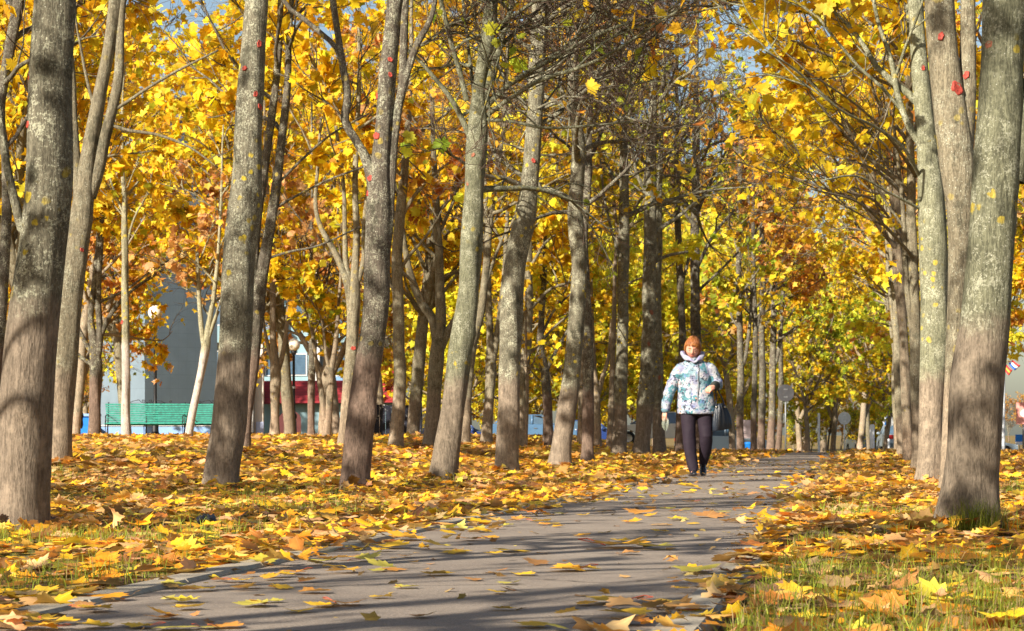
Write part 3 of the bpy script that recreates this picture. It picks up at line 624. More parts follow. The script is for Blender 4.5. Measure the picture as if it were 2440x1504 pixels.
traced('greenish-grey maple in mid picture that splits into spreading bare branches near the top', 24.8,
 [(1056, 1157, 80), (1060, 1110, 64), (1072, 1020, 58), (1086, 930, 56), (1100, 820, 54), (1114, 720, 53), (1122, 600, 51), (1129, 480, 49), (1134, 380, 48), (1138, 300, 46), (1138, 250, 38), (1144, 190, 32), (1160, 110, 34), (1170, 20, 33), (1178, -100, 30)],
 [[(1150, 265, 15), (1185, 228, 13), (1230, 190, 12), (1300, 150, 11), (1390, 100, 9), (1480, 60, 7), (1600, 20, 5)], [(1122, 330, 15), (1090, 262, 13), (1060, 215, 11), (1030, 180, 10), (1005, 150, 9), (960, 110, 7)],
  [(1112, 240, 14), (1098, 180, 13), (1080, 120, 12), (1065, 60, 12), (1050, 0, 11), (1046, -50, 9)], [(1148, 260, 22), (1168, 180, 18), (1190, 110, 15), (1212, 40, 12), (1225, -40, 10)],
  (-1.2, [(1160, 275, 12), (1215, 235, 11), (1290, 190, 11), (1370, 165, 9), (1450, 130, 8), (1560, 60, 6), (1640, 10, 4)]), (1, [(1130, 230, 9), (1120, 150, 8), (1110, 60, 7), (1100, -30, 6)]), (-.8, [(1150, 285, 8), (1220, 290, 8), (1300, 305, 7), (1400, 300, 6), (1500, 290, 4)])],
 BARK_GREEN, 8, bare(3.0, 120, n1=22, L1=2.2, n4=1, bias=(.1, .45)), [(1128, 372, 9, 1), (1115, 440, 8, 1)], group='maples in the row along the left kerb', seed=6, step=.05, sides=38)
traced('straight pinkish-grey maple just right of the greenish-grey one, with one red wound', 29.2,
 [(1206, 1140, 68), (1208, 1100, 56), (1212, 1000, 54), (1214, 900, 54), (1217, 800, 52), (1220, 700, 52), (1232, 600, 51), (1250, 520, 49), (1262, 440, 42), (1270, 350, 39), (1276, 250, 39), (1280, 150, 40), (1286, 50, 40), (1292, -60, 38)],
 [[(1262, 265, 10), (1228, 222, 9), (1205, 190, 8), (1180, 140, 6)], [(1285, 262, 9), (1335, 243, 8), (1358, 258, 7), (1356, 300, 5), (1350, 350, 3)], [(1290, 60, 12), (1340, 20, 10), (1390, -20, 8)], [(1276, 130, 9), (1230, 90, 8), (1190, 50, 6), (1150, 0, 5)]],
 BARK, 9, bare(3.4, 150, n1=26, bias=(.2, .35)), [(1271, 385, 10)], group='maples in the row along the left kerb', seed=7, step=.06, sides=36)
traced('grey maple of the left row midway between the pinkish-grey maple and the woman', 35.6,
 [(1333, 1120, 54), (1337, 1080, 47), (1347, 1000, 48), (1358, 920, 46), (1368, 830, 42), (1376, 740, 38), (1380, 640, 38), (1374, 560, 40), (1371, 500, 38), (1376, 420, 34), (1378, 340, 30), (1368, 240, 28), (1365, 120, 26), (1370, 0, 24)],
 [[(1378, 380, 10), (1400, 320, 9), (1440, 240, 8), (1480, 160, 6)], [(1370, 300, 9), (1340, 220, 8), (1320, 140, 7), (1310, 40, 5)]],
 BARK, 10, bare(3.8, 160, n1=28, L1=2.9), group='maples in the row along the left kerb', seed=8, sides=32)
traced('slimmer maple touching the right side of the grey maple midway to the woman', 40.7,
 [(1400, 1113, 36), (1400, 1060, 29), (1402, 950, 27), (1401, 850, 26), (1398, 750, 25), (1394, 650, 22), (1391, 560, 20), (1400, 450, 18), (1405, 300, 14), (1410, 160, 11)], [],
 BARK_DARK, 10, bare(4.0, 200, n1=22), group='maples in the row along the left kerb', seed=9)
traced('slender dark maple standing alone left of the close pair near the woman', 52,
 [(1474, 1094, 38), (1478, 1000, 32), (1480, 900, 30), (1484, 800, 28), (1484, 700, 27), (1486, 600, 26), (1487, 500, 25), (1487, 430, 22), (1485, 300, 18), (1480, 160, 13)],
 [[(1485, 640, 8), (1460, 560, 7), (1440, 470, 6), (1430, 380, 5)]], BARK, 12, bare(5.2, 260, n1=26, L1=3.4), group='maples in the row along the left kerb', seed=10)
traced('dark maple, left trunk of the close pair standing left of the woman', 57,
 [(1527, 1091, 44), (1531, 1040, 39), (1538, 960, 38), (1545, 850, 36), (1548, 760, 34), (1547, 650, 32), (1550, 540, 30), (1550, 420, 28), (1553, 330, 24), (1558, 200, 18)],
 [[(1553, 560, 12), (1580, 540, 10), (1612, 520, 9), (1660, 480, 7), (1720, 430, 5)], [(1550, 630, 9), (1590, 610, 8), (1640, 600, 6)], [(1550, 480, 10), (1520, 420, 8), (1500, 340, 6)]],
 BARK, 13, bare(5.6, 380, n1=30, L1=3.6), [(1552, 745, 9, 1), (1545, 820, 8, 1)], group='maples in the row along the left kerb', seed=11)
traced('dark maple, right trunk of the close pair, at the elbow of the woman', 58,
 [(1573, 1090, 36), (1570, 1040, 31), (1568, 960, 28), (1566, 850, 26), (1564, 740, 23), (1568, 600, 20), (1570, 480, 16), (1575, 330, 12)], [],
 BARK, 12, bare(6.0, 350, n1=22, L1=3.2), [(1571, 900, 9, 1)], group='maples in the row along the left kerb', seed=12)
traced('dark trunk rising right behind the head of the woman', 62,
 [(1617, 1088, 24), (1620, 1020, 20), (1624, 900, 18), (1626, 800, 18), (1622, 700, 17), (1618, 600, 16), (1614, 500, 15), (1612, 350, 12)], [[(1624, 680, 8), (1640, 620, 7), (1648, 560, 6)]],
 BARK_DARK, 12, bare(6, 420, n1=22, L1=3.2), group='maples in the row along the left kerb', seed=13)
traced('thick dark trunk immediately right of the one behind the head of the woman', 66,
 [(1661, 1074, 26), (1661, 980, 25), (1660, 860, 24), (1657, 760, 24), (1656, 660, 22), (1656, 560, 22), (1658, 440, 19), (1660, 300, 15)], [[(1660, 640, 9), (1700, 560, 8), (1750, 500, 6)], [(1658, 520, 8), (1690, 440, 7), (1730, 360, 5)], [(1656, 700, 8), (1710, 650, 6), (1760, 600, 5)]],
 BARK_DARK, 13, bare(6, 600, n1=28, L1=3.6), group='maples in the row along the left kerb', seed=14)
for k, (x, D, wd, lab) in enumerate(((1762, 78, 20, 'dark maple just right of the handbag, first of the dark far group'), (1795, 82, 16, 'thin dark maple second in the far group right of the handbag'), (1814, 84, 20, 'dark maple in the middle of the far group beside the dark round sign'),
    (1838, 86, 20, 'forked maple in the far group, leaning to the dark round sign'), (1858, 92, 15, 'lighter thin maple touching the dark round sign on its left'))):
    y0 = HOR + (CAMZ - gz(PX(x, D), D)) * ppm(D)
    fork = [[(x + 2, 880, wd * .6), (x + 14, 850, wd * .5), (x + 24, 780, wd * .4), (x + 30, 680, wd * .3)]] if k in (0, 3) else []
    traced(lab, D, [(x + 3 - 2 * k, y0 + 4, wd * 1.0), (x + 1, 1000, wd * .85), (x + 3, 900, wd * .8), (x + 1 + 4 * (k % 2), 800, wd * .75), (x - 2 + 3 * k, 650, wd * .65), (x, 480, wd * .6), (x + 4, 300, wd * .4)], fork, BARK_DARK, 11,
        cw(['orange', 'gold'] if k % 2 else ['orange', 'green', 'goldgreen'], 4.0, 1500, n1=20, L1=3.2, n2=7, n3=6, lsize=.17), group='maples in the far part of the left row', seed=20 + k)
# ---- right row
traced('thickest maple trunk at the right edge, lichen-covered with a grass tuft at its foot', 12.1,
 [(2305, 1292, 172), (2307, 1250, 148), (2311, 1150, 134), (2320, 1030, 130), (2330, 900, 126), (2345, 780, 116), (2352, 650, 112), (2362, 520, 112), (2377, 380, 114), (2386, 280, 110), (2390, 150, 104), (2396, 0, 104), (2402, -150, 98)],
 [[(2405, 430, 74), (2430, 320, 66), (2462, 210, 56), (2490, 80, 48)]], BARK_GREEN, 6.5, bare(3.1, 80, n1=9, n3=4, n4=0), [(2351, 112, 19, 1)], group='maples in the row along the right kerb', seed=30, step=.035, sides=48)
traced('slim-footed maple with the biggest red wound, left of the thickest trunk', 17.4,
 [(2262, 1205, 56), (2262, 1150, 46), (2264, 1080, 42), (2268, 1000, 41), (2274, 880, 42), (2281, 740, 47), (2285, 620, 52), (2286, 500, 66), (2280, 400, 82), (2268, 300, 80), (2256, 200, 76), (2246, 100, 72), (2240, 0, 70), (2235, -120, 62)],
 [[(2288, 400, 56), (2300, 300, 46), (2304, 200, 40), (2306, 100, 38), (2306, 0, 36), (2308, -80, 32)]], BARK_TAN, 7, cw('gold', 4.0, 500, n1=8), [(2275, 215, 29), (2236, 92, 16), (2299, 182, 16)], group='maples in the row along the right kerb', seed=31, step=.045, sides=40)
traced('pale maple with dark blotches, left neighbour of the maple with the biggest red wound', 23.7,
 [(2212, 1161, 66), (2215, 1100, 60), (2218, 1000, 57), (2222, 900, 60), (2226, 800, 64), (2226, 700, 66), (2224, 600, 67), (2221, 500, 66), (2214, 400, 56), (2205, 300, 47), (2195, 200, 42), (2188, 100, 38), (2180, 0, 36), (2170, -100, 30)],
 [[(2196, 350, 18), (2165, 300, 16), (2140, 230, 14), (2125, 150, 12), (2105, 90, 10), (2085, 20, 9)], (-2, [(2192, 420, 9), (2150, 350, 8), (2080, 300, 7), (2000, 260, 6), (1900, 170, 5), (1820, 120, 4)]), (-1, [(2196, 500, 7), (2120, 460, 6), (2040, 420, 5), (1960, 430, 4)])],
 BARK_GREEN, 8, cw('gold', 3.2, 1500, n1=16, L1=3.0, bias=(3.1, .5)), [(2196, 165, 11)], group='maples in the row along the right kerb', seed=32, step=.05, sides=38)
for k, (x, D, wd, hx, kd, lab) in enumerate(((2190, 33, 30, 2170, 'gold', 'brown double-stemmed maple right behind the pale blotched one in the right row'), (2165, 41, 24, 2135, 'gold', 'slender pale maple of the right row, a step left of the double-stemmed one'),
   (2148, 52, 20, 2120, 'orange', 'thin leaning maple of the right row behind the slender pale one'), (2160, 64, 18, 2150, 'gold', 'distant maple of the right row partly hidden by the thin leaning one'), (2140, 78, 16, 2140, 'tan', 'last visible maple of the right row, beside the car with a red light'))):
    y0 = HOR + (CAMZ - gz(PX(x, D), D)) * ppm(D)
    limbs = [[(x - 6, 860, wd * .6), (x - 20, 760, wd * .5), (x - 32, 640, wd * .45), (x - 40, 480, wd * .35), (x - 60, 300, wd * .25)], (-2, [(x - 8, 620 - 45 * k, wd * .3), (x - 80, 540 - 60 * k, wd * .26), (x - 150 - 12 * k, 480 - 30 * k, wd * .18), (x - 260 + 25 * k, 450 - 75 * k, wd * .12)]), (-3 + k, [(x - 6, 420 + 30 * k, wd * .3), (x - 70 - 14 * k, 330 + 52 * k, wd * .24), (x - 150, 250 + 38 * k, wd * .18), (x - 300 + 50 * k, 150 + 70 * k, wd * .11)])]
    traced(lab, D, [(x, y0 + 4, wd * 1.2), (x - 2, 1040, wd), (x - 8, 900, wd * .95), ((x + hx) / 2, 740, wd * .85), (hx + 3, 560, wd * .8), (hx, 380, wd * .65), (hx - 6, 180, wd * .5), (hx - 8, 0, wd * .35)], limbs, BARK_PALE if k % 2 else BARK_TAN, min(12, .5 + .19 * D + 1.5),
        cw([kd, 'gold', 'gold'], 2.6 + D * .02, 2300, n1=26, L1=3.6, n2=7, n3=6, lsize=.135, bias=(3.2, .35), incl=60), group='maples in the row along the right kerb', seed=33 + k)
# ---- park trees behind the left row
traced('thin whitewashed young tree standing before the left end of the green bench', 39, [(300, 1055, 24), (300, 980, 21), (300, 900, 20), (299, 760, 19), (298, 650, 17), (297, 560, 15), (297, 470, 12), (292, 400, 9)],
  [[(298, 600, 6), (320, 520, 5), (360, 450, 4)], [(298, 520, 6), (270, 450, 5), (250, 380, 4)]], BARK_WHITE, 6.5, cw('gold', 3.6, 500, n1=10, L1=1.6, lsize=.14), [(292, 768, 9)], group='young whitewashed trees near the benches', seed=40)
traced('leaning whitewashed young tree in front of the right end of the green bench', 43, [(447, 1052, 17), (456, 1000, 18), (468, 940, 18), (480, 885, 18), (490, 830, 20), (496, 780, 14), (510, 700, 11), (520, 600, 8)],
  [[(489, 840, 14), (480, 780, 12), (474, 700, 10), (470, 600, 8)], [(492, 820, 11), (505, 780, 10), (520, 740, 8)]], BARK_WHITE, 6.5, cw(['gold', 'tan', 'tan'], 2.1, 600, n1=16, L1=1.6, lsize=.12), group='young whitewashed trees near the benches', seed=41)
traced('dark branching tree just left of the green bench, before the blue-grey wall', 47, [(225, 1034, 32), (227, 960, 28), (228, 880, 30), (224, 820, 22), (216, 760, 15), (222, 700, 14), (232, 600, 12), (240, 480, 10), (246, 380, 8)],
  [[(230, 860, 22), (238, 800, 18), (234, 720, 14), (238, 620, 13), (246, 500, 9)], [(240, 800, 12), (262, 752, 11), (300, 705, 8), (360, 660, 7), (430, 620, 5)], [(222, 850, 12), (195, 800, 11), (175, 750, 9), (160, 700, 7)], [(222, 870, 11), (190, 850, 10), (165, 820, 8)], [(236, 720, 8), (300, 690, 6), (370, 640, 5), (460, 590, 4)]],
  BARK_DARK, 7.5, cw('gold', 4.6, 420, n1=12, L1=2.0, lsize=.13), group='maples growing behind the left row', seed=42)
traced('forked pale tree in front of the white pillar left of the red roof', 48, [(655, 1054, 26), (655, 1000, 22), (656, 940, 22), (657, 885, 25), (650, 800, 16), (650, 700, 14), (646, 600, 12), (640, 480, 9)],
  [[(660, 890, 14), (672, 850, 12), (682, 790, 10), (690, 700, 8)], [(652, 870, 12), (638, 820, 9), (630, 780, 7), (622, 700, 5)]], BARK_PALE, 8, cw('gold', 2.9, 900, n1=14, L1=2.2, lsize=.14), group='maples growing behind the left row', seed=43)
traced('slim dark tree with a broom of fine branches, right of the second globe lamp', 46, [(740, 1060, 20), (741, 1000, 17), (742, 900, 17), (745, 820, 19), (742, 770, 17), (738, 700, 10), (742, 600, 8)],
  [[(742, 790, 9), (722, 740, 7), (705, 670, 5), (690, 590, 4)], [(744, 790, 9), (762, 740, 7), (778, 680, 5), (790, 600, 4)], [(744, 780, 8), (752, 710, 6), (760, 620, 4)], [(742, 780, 7), (728, 700, 5), (724, 600, 4)]], BARK_DARK, 7.5, cw(['gold', 'tan'], 2.4, 450, n1=18, L1=1.8, n3=7, lsize=.13), group='maples growing behind the left row', seed=44)
traced('low twin-stemmed tree against the red roof, right of the slim dark tree', 45, [(775, 1052, 24), (782, 990, 18), (787, 930, 18), (790, 880, 14), (800, 820, 12), (806, 740, 9), (812, 640, 6)],
  [[(774, 1000, 16), (768, 950, 15), (760, 900, 12), (750, 840, 9), (742, 780, 7)], [(789, 900, 9), (776, 840, 8), (768, 760, 6)]], BARK_PALE, 6, cw(['gold', 'goldgreen'], 1.9, 700, n1=16, L1=1.5, lsize=.13), group='maples growing behind the left row', seed=45)
traced('smooth tan maple forking high, just left of the tree with six red wounds', 34, [(815, 1078, 25), (820, 1020, 24), (826, 960, 25), (834, 880, 28), (840, 790, 29), (843, 720, 30), (846, 640, 20), (850, 560, 17), (846, 450, 14), (850, 330, 12), (856, 180, 10)],
  [[(840, 750, 26), (829, 680, 20), (816, 640, 18), (792, 590, 14), (766, 545, 12), (752, 490, 10), (757, 400, 8), (765, 280, 6)], [(845, 700, 16), (826, 640, 14), (822, 560, 12), (818, 440, 10), (800, 300, 8)], [(846, 690, 15), (866, 620, 13), (868, 540, 12), (880, 420, 9)]], BARK_TAN, 9, cw('gold', 3.8, 1000, n1=16, L1=2.6), [(843, 830, 11)], group='maples growing behind the left row', seed=46)
traced('tan maple with a broad shadow band, standing between the six-wound and greenish-grey maples', 38, [(940, 1074, 40), (946, 1020, 33), (952, 950, 31), (954, 880, 30), (950, 800, 28), (948, 700, 26), (946, 600, 26), (955, 500, 24), (962, 420, 20), (972, 300, 15), (980, 150, 11)],
  [[(950, 650, 9), (975, 610, 8), (1010, 570, 6), (1050, 510, 5)], [(956, 520, 10), (985, 470, 9), (1030, 420, 7), (1080, 380, 5)], [(948, 720, 8), (925, 660, 7), (900, 580, 5)], [(950, 640, 9), (990, 680, 6), (1010, 720, 4)]], BARK_TAN, 9, cw(['gold', 'gold', 'orange'], 3.6, 1100, n1=16, L1=2.6), group='maples growing behind the left row', seed=47)
traced('tan maple with a wide V-shaped fork, left neighbour of the greenish-grey maple', 40, [(1025, 1070, 44), (1030, 1020, 38), (1034, 940, 34), (1040, 870, 36), (1045, 820, 34), (1050, 760, 26), (1048, 680, 22), (1046, 600, 20), (1040, 500, 18), (1035, 400, 14), (1030, 260, 11)],
  [[(1043, 830, 24), (1030, 760, 21), (1004, 722, 19), (980, 660, 17), (965, 590, 14), (955, 500, 11)], [(1048, 830, 24), (1068, 790, 20), (1092, 750, 17), (1110, 700, 13), (1130, 600, 10)], [(1045, 560, 9), (1080, 480, 8), (1110, 390, 6)]], BARK_TAN, 9.5, cw(['gold', 'goldgreen'], 3.3, 1300, n1=18, L1=2.7), group='maples growing behind the left row', seed=48)
traced('slanting tan maple half hidden between the greenish-grey and pinkish-grey maples', 45, [(1108, 1074, 22), (1112, 1000, 20), (1118, 900, 20), (1130, 810, 20), (1148, 730, 19), (1158, 640, 18), (1166, 540, 17), (1180, 430, 14), (1200, 300, 11)],
  [[(1150, 720, 9), (1170, 640, 8), (1200, 560, 6)], [(1160, 620, 8), (1130, 520, 6), (1110, 420, 5)]], BARK_TAN, 9.5, cw('gold', 3.6, 1100, n1=16), group='maples growing behind the left row', seed=49)
traced('knotty tan maple with two stems, close to the left side of the pinkish-grey maple', 48, [(1158, 1070, 30), (1161, 1020, 25), (1167, 940, 25), (1170, 880, 27), (1168, 800, 17), (1163, 700, 16), (1160, 580, 14), (1158, 430, 10)],
  [[(1172, 870, 18), (1184, 800, 16), (1196, 720, 14), (1204, 620, 12), (1210, 480, 9)]], BARK_TAN, 9.5, cw(['gold', 'lemon'], 3.6, 1200, n1=16), group='maples growing behind the left row', seed=50)
traced('tan maple peeping out right of the pinkish-grey maple, above the blue car', 50, [(1247, 1070, 18), (1245, 980, 18), (1248, 900, 21), (1256, 810, 22), (1261, 720, 19), (1259, 620, 17), (1262, 500, 15), (1270, 350, 11)],
  [[(1252, 850, 9), (1285, 820, 8), (1320, 780, 6), (1370, 740, 5)], [(1262, 740, 8), (1310, 690, 7), (1370, 670, 5)]], BARK_TAN, 10, cw('gold', 3.4, 1300, n1=18), group='maples growing behind the left row', seed=51)
traced('very thin sapling in front of the blue car', 49, [(1252, 1072, 8), (1256, 980, 7), (1256, 900, 8), (1254, 860, 7)], [[(1255, 900, 5), (1268, 870, 4), (1280, 840, 3)], [(1255, 890, 5), (1244, 860, 4)]], BARK_PALE, 3.5, cw('gold', 1.6, 60, n1=5, L1=.8, n2=3, n3=3), group='maples growing behind the left row', seed=52, cat='sapling', name='sapling')
traced('crooked brown maple behind the bonnet of the blue car', 52, [(1308, 1070, 30), (1306, 1010, 24), (1303, 940, 22), (1298, 880, 21), (1288, 830, 17), (1291, 740, 15), (1298, 640, 12), (1300, 480, 9)],
  [[(1300, 890, 10), (1318, 850, 9), (1345, 800, 7), (1370, 760, 5)], [(1290, 800, 7), (1320, 740, 6), (1360, 700, 4)]], BARK_DARK, 10, cw(['goldgreen', 'lemon'], 3.0, 1300, n1=18), group='maples growing behind the left row', seed=53)
traced('pale slim trunk seen just right of the slimmer left row maple', 60, [(1383, 1068, 16), (1384, 980, 14), (1385, 880, 13), (1388, 760, 12), (1390, 560, 9)], [], BARK_PALE, 11, cw(['lemon', 'goldgreen'], 4.0, 1200, n1=16, lsize=.17), group='maples growing behind the left row', seed=54)
traced('Y-shaped pale maple in the gap left of the slender lone trunk', 62, [(1425, 1070, 18), (1423, 1000, 17), (1422, 940, 18), (1416, 880, 12), (1412, 800, 10), (1408, 650, 8)], [[(1424, 945, 12), (1436, 900, 11), (1450, 850, 9), (1458, 760, 7)]], BARK_PALE, 11, cw(['lemon', 'gold'], 4.0, 1200, n1=16, lsize=.17), group='maples growing behind the left row', seed=55)
traced('thin pale trunk touching the left side of the slender lone trunk', 60, [(1451, 1068, 16), (1455, 990, 14), (1458, 900, 13), (1462, 800, 12), (1466, 640, 9)], [], BARK_PALE, 11, cw(['lemon', 'goldgreen'], 4.0, 1100, n1=16, lsize=.17), group='maples growing behind the left row', seed=56)
traced('dim maple stem in the narrow gap at the left frame edge', 26, [(-22, 1120, 40), (-14, 900, 34), (0, 760, 30), (10, 620, 26), (16, 500, 24), (14, 380, 20), (2, 260, 20), (20, 130, 26), (42, 20, 30), (55, -60, 26)], [], BARK_DARK, 8, cw('gold', 3.0, 900, n1=12), group='maples growing behind the left row', seed=57)

# ---- generic background trees: one of each kind, then copies
def generic(label, H, r0, bark, crown, seed, multi=1, lean=.06, name='maple_tree', group='trees of the far wood'):
    rng = np.random.default_rng(seed); root = empty(name, (0, 0, 0), label, 'tree', group); stems = []
    z = 0.0; m = np.array([[0, 0, -.3, r0 * 1.15], [0, 0, .3, r0]]); d = np.array([0., 0., 1.]); P, _ = wander(rng, np.array([0, 0, .3]), d + rng.normal(0, lean, 3), H - .3, 9, .05, .03)
    S = np.vstack([m, np.column_stack([P[1:], np.linspace(r0, r0 * .12, 9)])]); stems.append(cr(S, .25))
    for k in range(multi):
        i = rng.integers(2, 5); p = S[i, :3]; a = rng.uniform(0, 6.28); P, _ = wander(rng, p, np.array([math.cos(a) * .45, math.sin(a) * .45, 1]), (H - p[2]) * .85, 8, .06, .03); stems.append(cr(np.column_stack([P, np.linspace(S[i, 3] * .75, r0 * .1, 9)]), .25))
    Vs, Qs, n0 = [], [], 0
    for k, S in enumerate(stems): V, Q = stem_mesh(rng, S, 10, .15 if k == 0 else 0); Vs.append(V); Qs.append(Q + n0); n0 += len(V)
    br, cm = spawn(rng, stems, **crown)
    if br is not None: Vs.append(br[0]); Qs.append(br[1] + n0)
    link('crown', cm, root); link('trunk', mesh_np('trunk', np.vstack(Vs), [(np.vstack(Qs), 0)], [bark]), root); return root
G = {}
G['gold'] = generic('', 10, .14, BARK_TAN, cw('gold', 2.6, 5200, n1=30, L1=3.0, n2=7, n3=6, lsize=.135), 201, 3)
G['gold2'] = generic('', 9.5, .13, BARK_PALE, cw(['gold', 'goldgreen', 'orange'], 2.3, 5000, n1=28, L1=2.8, n2=7, n3=6, lsize=.135), 202, 2)
G['orange'] = generic('', 9.5, .13, BARK_DARK, cw(['orange', 'tan', 'orange'], 2.4, 3800, n1=28, L1=2.9, n2=8, n3=6, lsize=.13), 203, 3)
G['bare'] = generic('', 10, .13, BARK_DARK, bare(2.4, 700, n1=30, L1=2.9, kind=['orange', 'tan']), 204, 3)
G['lemon'] = generic('', 10, .085, BARK_PALE, cw(['lemon', 'lemon', 'goldgreen'], 1.0, 5600, n1=38, L1=2.6, n2=8, n3=6, lsize=.18, droop=1.0), 205, 2)
G['weep'] = generic('', 9, .12, BARK_PALE, cw(['lemon', 'lemon', 'goldgreen'], 2.6, 5200, n1=44, L1=3.0, n2=10, n3=5, lsize=.13, up=-.22, droop=1.4, incl=50), 206, 2, name='weeping_birch')
G['green'] = generic('', 6.5, .10, BARK_PALE, cw(['green', 'goldgreen'], .9, 3000, n1=26, L1=1.9, lsize=.14), 207, 3)
G['tall'] = generic('', 17, .20, BARK_PALE, cw(['orange', 'gold', 'tan'], 4.0, 6000, n1=44, L1=4.2, n2=9, n3=7, lsize=.24), 208, 3)
G['tall2'] = generic('', 18, .20, BARK_TAN, cw(['gold', 'orange', 'lemon'], 3.0, 6500, n1=46, L1=4.4, n2=9, n3=7, lsize=.25), 209, 3)
G['row'] = generic('', 8.5, .15, BARK, cw('gold', 2.9, 150, n1=12, L1=2.4, n2=4, n3=3, lsize=.14), 211, 1)
G['dapple'] = generic('', 8.5, .12, BARK, cw('gold', 2.9, 850, n1=20, L1=2.6, n2=6, n3=4, lsize=.14), 210, 1)
first = {}
def put(kind, px, D, s, label, group, rz=None, z=None):
    src = G[kind]; o = src if kind not in first else copy_tree(src); first[kind] = 1
    x = PX(px, D); o.location = (x, D, (gz(x, D) if z is None else z)); o.rotation_euler = (0, 0, (px * 1.37) % 6.28 if rz is None else rz); o.scale = (s, s, s); o['label'] = label; o['group'] = group; o['category'] = 'tree'; return o
rng = np.random.default_rng(77)
# mid-ground maples of the park (trunks in the gaps between the traced ones)
LM = 'maple with golden foliage standing in the crowd of park trees beyond the left row'
for (k, px, D, s) in (('gold', 40, 34, .85), ('gold2', 180, 58, 1.0), ('gold', -60, 44, 1.0), ('orange', 120, 70, 1.1), ('gold', 560, 58, 1.0), ('gold2', 100, 50, .95), ('orange', 560, 66, 1.1), ('gold', 690, 60, 1.05), ('gold2', 770, 68, 1.1), ('gold', 870, 55, 1.0),
    ('gold2', 905, 78, 1.1), ('gold', 985, 52, 1.0), ('gold', 1205, 62, .8), ('gold', 300, 74, 1.15), ('gold2', 800, 82, 1.3)):
    put(k, px, D, s, 'leafless-looking maple with a tangle of dark twigs among the left row trees' if k == 'bare' else LM if k != 'orange' and k != 'lemon' else ('maple with thin brown-orange foliage among the park trees beyond the left row' if k == 'orange' else 'lemon yellow tree in the gap above the blue car'),
        {'bare': 'twiggy maples among the left row', 'orange': 'brown-orange maples of the park'}.get(k, 'golden maples of the park'))
for (k, px, D, s) in (('lemon', 1108, 96, 1.2), ('lemon', 1207, 104, 1.3), ('lemon', 1336, 98, 1.2), ('lemon', 1400, 106, 1.3), ('lemon', 1478, 124, 1.2), ('lemon', 1573, 128, 1.3), ('lemon', 1661, 126, 1.2), ('lemon', 1530, 140, 1.5), ('weep', 1745, 112, 1.3), ('lemon', 1000, 118, 1.5), ('weep', 1380, 146, 1.6), ('weep', 1560, 150, 1.6)):
    put(k, px, D, s, 'bright lemon yellow tree in the thicket behind the parked cars' if k == 'lemon' else 'yellow tree with hanging branches in the thicket behind the parked cars', 'lemon yellow trees behind the parked cars' if k == 'lemon' else 'hanging yellow trees behind the parked cars')
for (k, px, D, s, lab) in (('weep', 1905, 128, 1.25, 'yellow birch with hanging branches above the dark round sign'), ('weep', 1985, 136, 1.3, 'yellow birch with hanging branches above the white round sign'), ('gold2', 2050, 126, 1.3, 'orange-yellow tree right of the white round sign'),
    ('green', 1925, 112, 1.15, 'low green tree between the dark and the white round signs'), ('green', 2110, 122, 1.3, 'dark green tree behind the blue crossing sign'), ('gold', 2070, 150, 1.0, 'small golden tree above the pale car at the end of the path'),
    ('weep', 20, 84, 1.15, 'yellow-green willow in the gap at the left frame edge'), ('weep', 205, 96, 1.0, 'yellow-green willow left of the blue-grey wall'), ('orange', 190, 90, .42, 'low salmon-orange bush left of the dark branching tree'), ('green', 165, 86, .30, 'low dark green bush beside the blue barrier')):
    put(k, px, D, s, lab, 'single trees near the signs and walls')
LB = 'yellow bushy undergrowth clump behind the parked cars'
for k in range(15):
    put('lemon' if k % 3 else 'gold2', 930 + 62 * k + rng.uniform(-15, 15), 127 + 6 * (k % 3), .42 + .12 * rng.random(), LB, 'yellow bushes behind the parked cars')
for k in range(10):
    put(('orange', 'gold2', 'green', 'lemon')[k % 4], 1800 + 42 * k + rng.uniform(-12, 12), 158 + 7 * (k % 3), .42 + .14 * rng.random(), 'low bushy tree at the foot of the distant wood', 'low bushes at the foot of the distant wood')
for k in range(9):
    put(('gold2', 'orange', 'green')[k % 3], -60 + 75 * k + rng.uniform(-12, 12), 150 + 7 * (k % 3), .5 + .14 * rng.random(), 'low bushy tree at the foot of the distant wood', 'low bushes at the foot of the distant wood')
for k in range(6):
    put(('orange', 'bare')[k % 2], 2370 + 34 * k, 520 + 40 * (k % 2), 1.1, 'brown tree of the far belt beyond the road at the right edge', 'brown tree belt beyond the road')
LF = 'tall thinly leaved tree of the distant wood closing the view'
for k in range(34):
    px = -150 + 2500 * (k / 33) + rng.uniform(-40, 40); D = 150 + 90 * ((k * 7) % 5) / 4 + rng.uniform(-6, 6)
    if px > 2330: continue
    put(('lemon' if 1650 < px < 2250 and k % 3 else 'tall') if k % 2 else 'tall2', px, D, (rng.uniform(.95, 1.35) * (1 + .25 * (D > 200))) * (1.5 if 1650 < px < 2250 and k % 3 and k % 2 else 1), LF, 'tall trees of the distant wood')
for (px, D, s) in ((1790, 118, .95), (1850, 145, 1.1), (1960, 170, 1.2), (2080, 100, .8), (1700, 128, 1.0), (2000, 120, .85), (2230, 90, .8), (2260, 60, .6), (2330, 75, .7)):
    if px in (2230, 2260, 2330): put('tall2', px, D, s, 'thinly leaved orange-brown tree rising over the path', 'orange-brown trees over the path')
# foliage right of the thickest trunk (upper right corner)
put('gold2', 2545, 31, .85, 'orange-leaved maple filling the upper right corner behind the thickest trunk', 'single trees near the signs and walls')
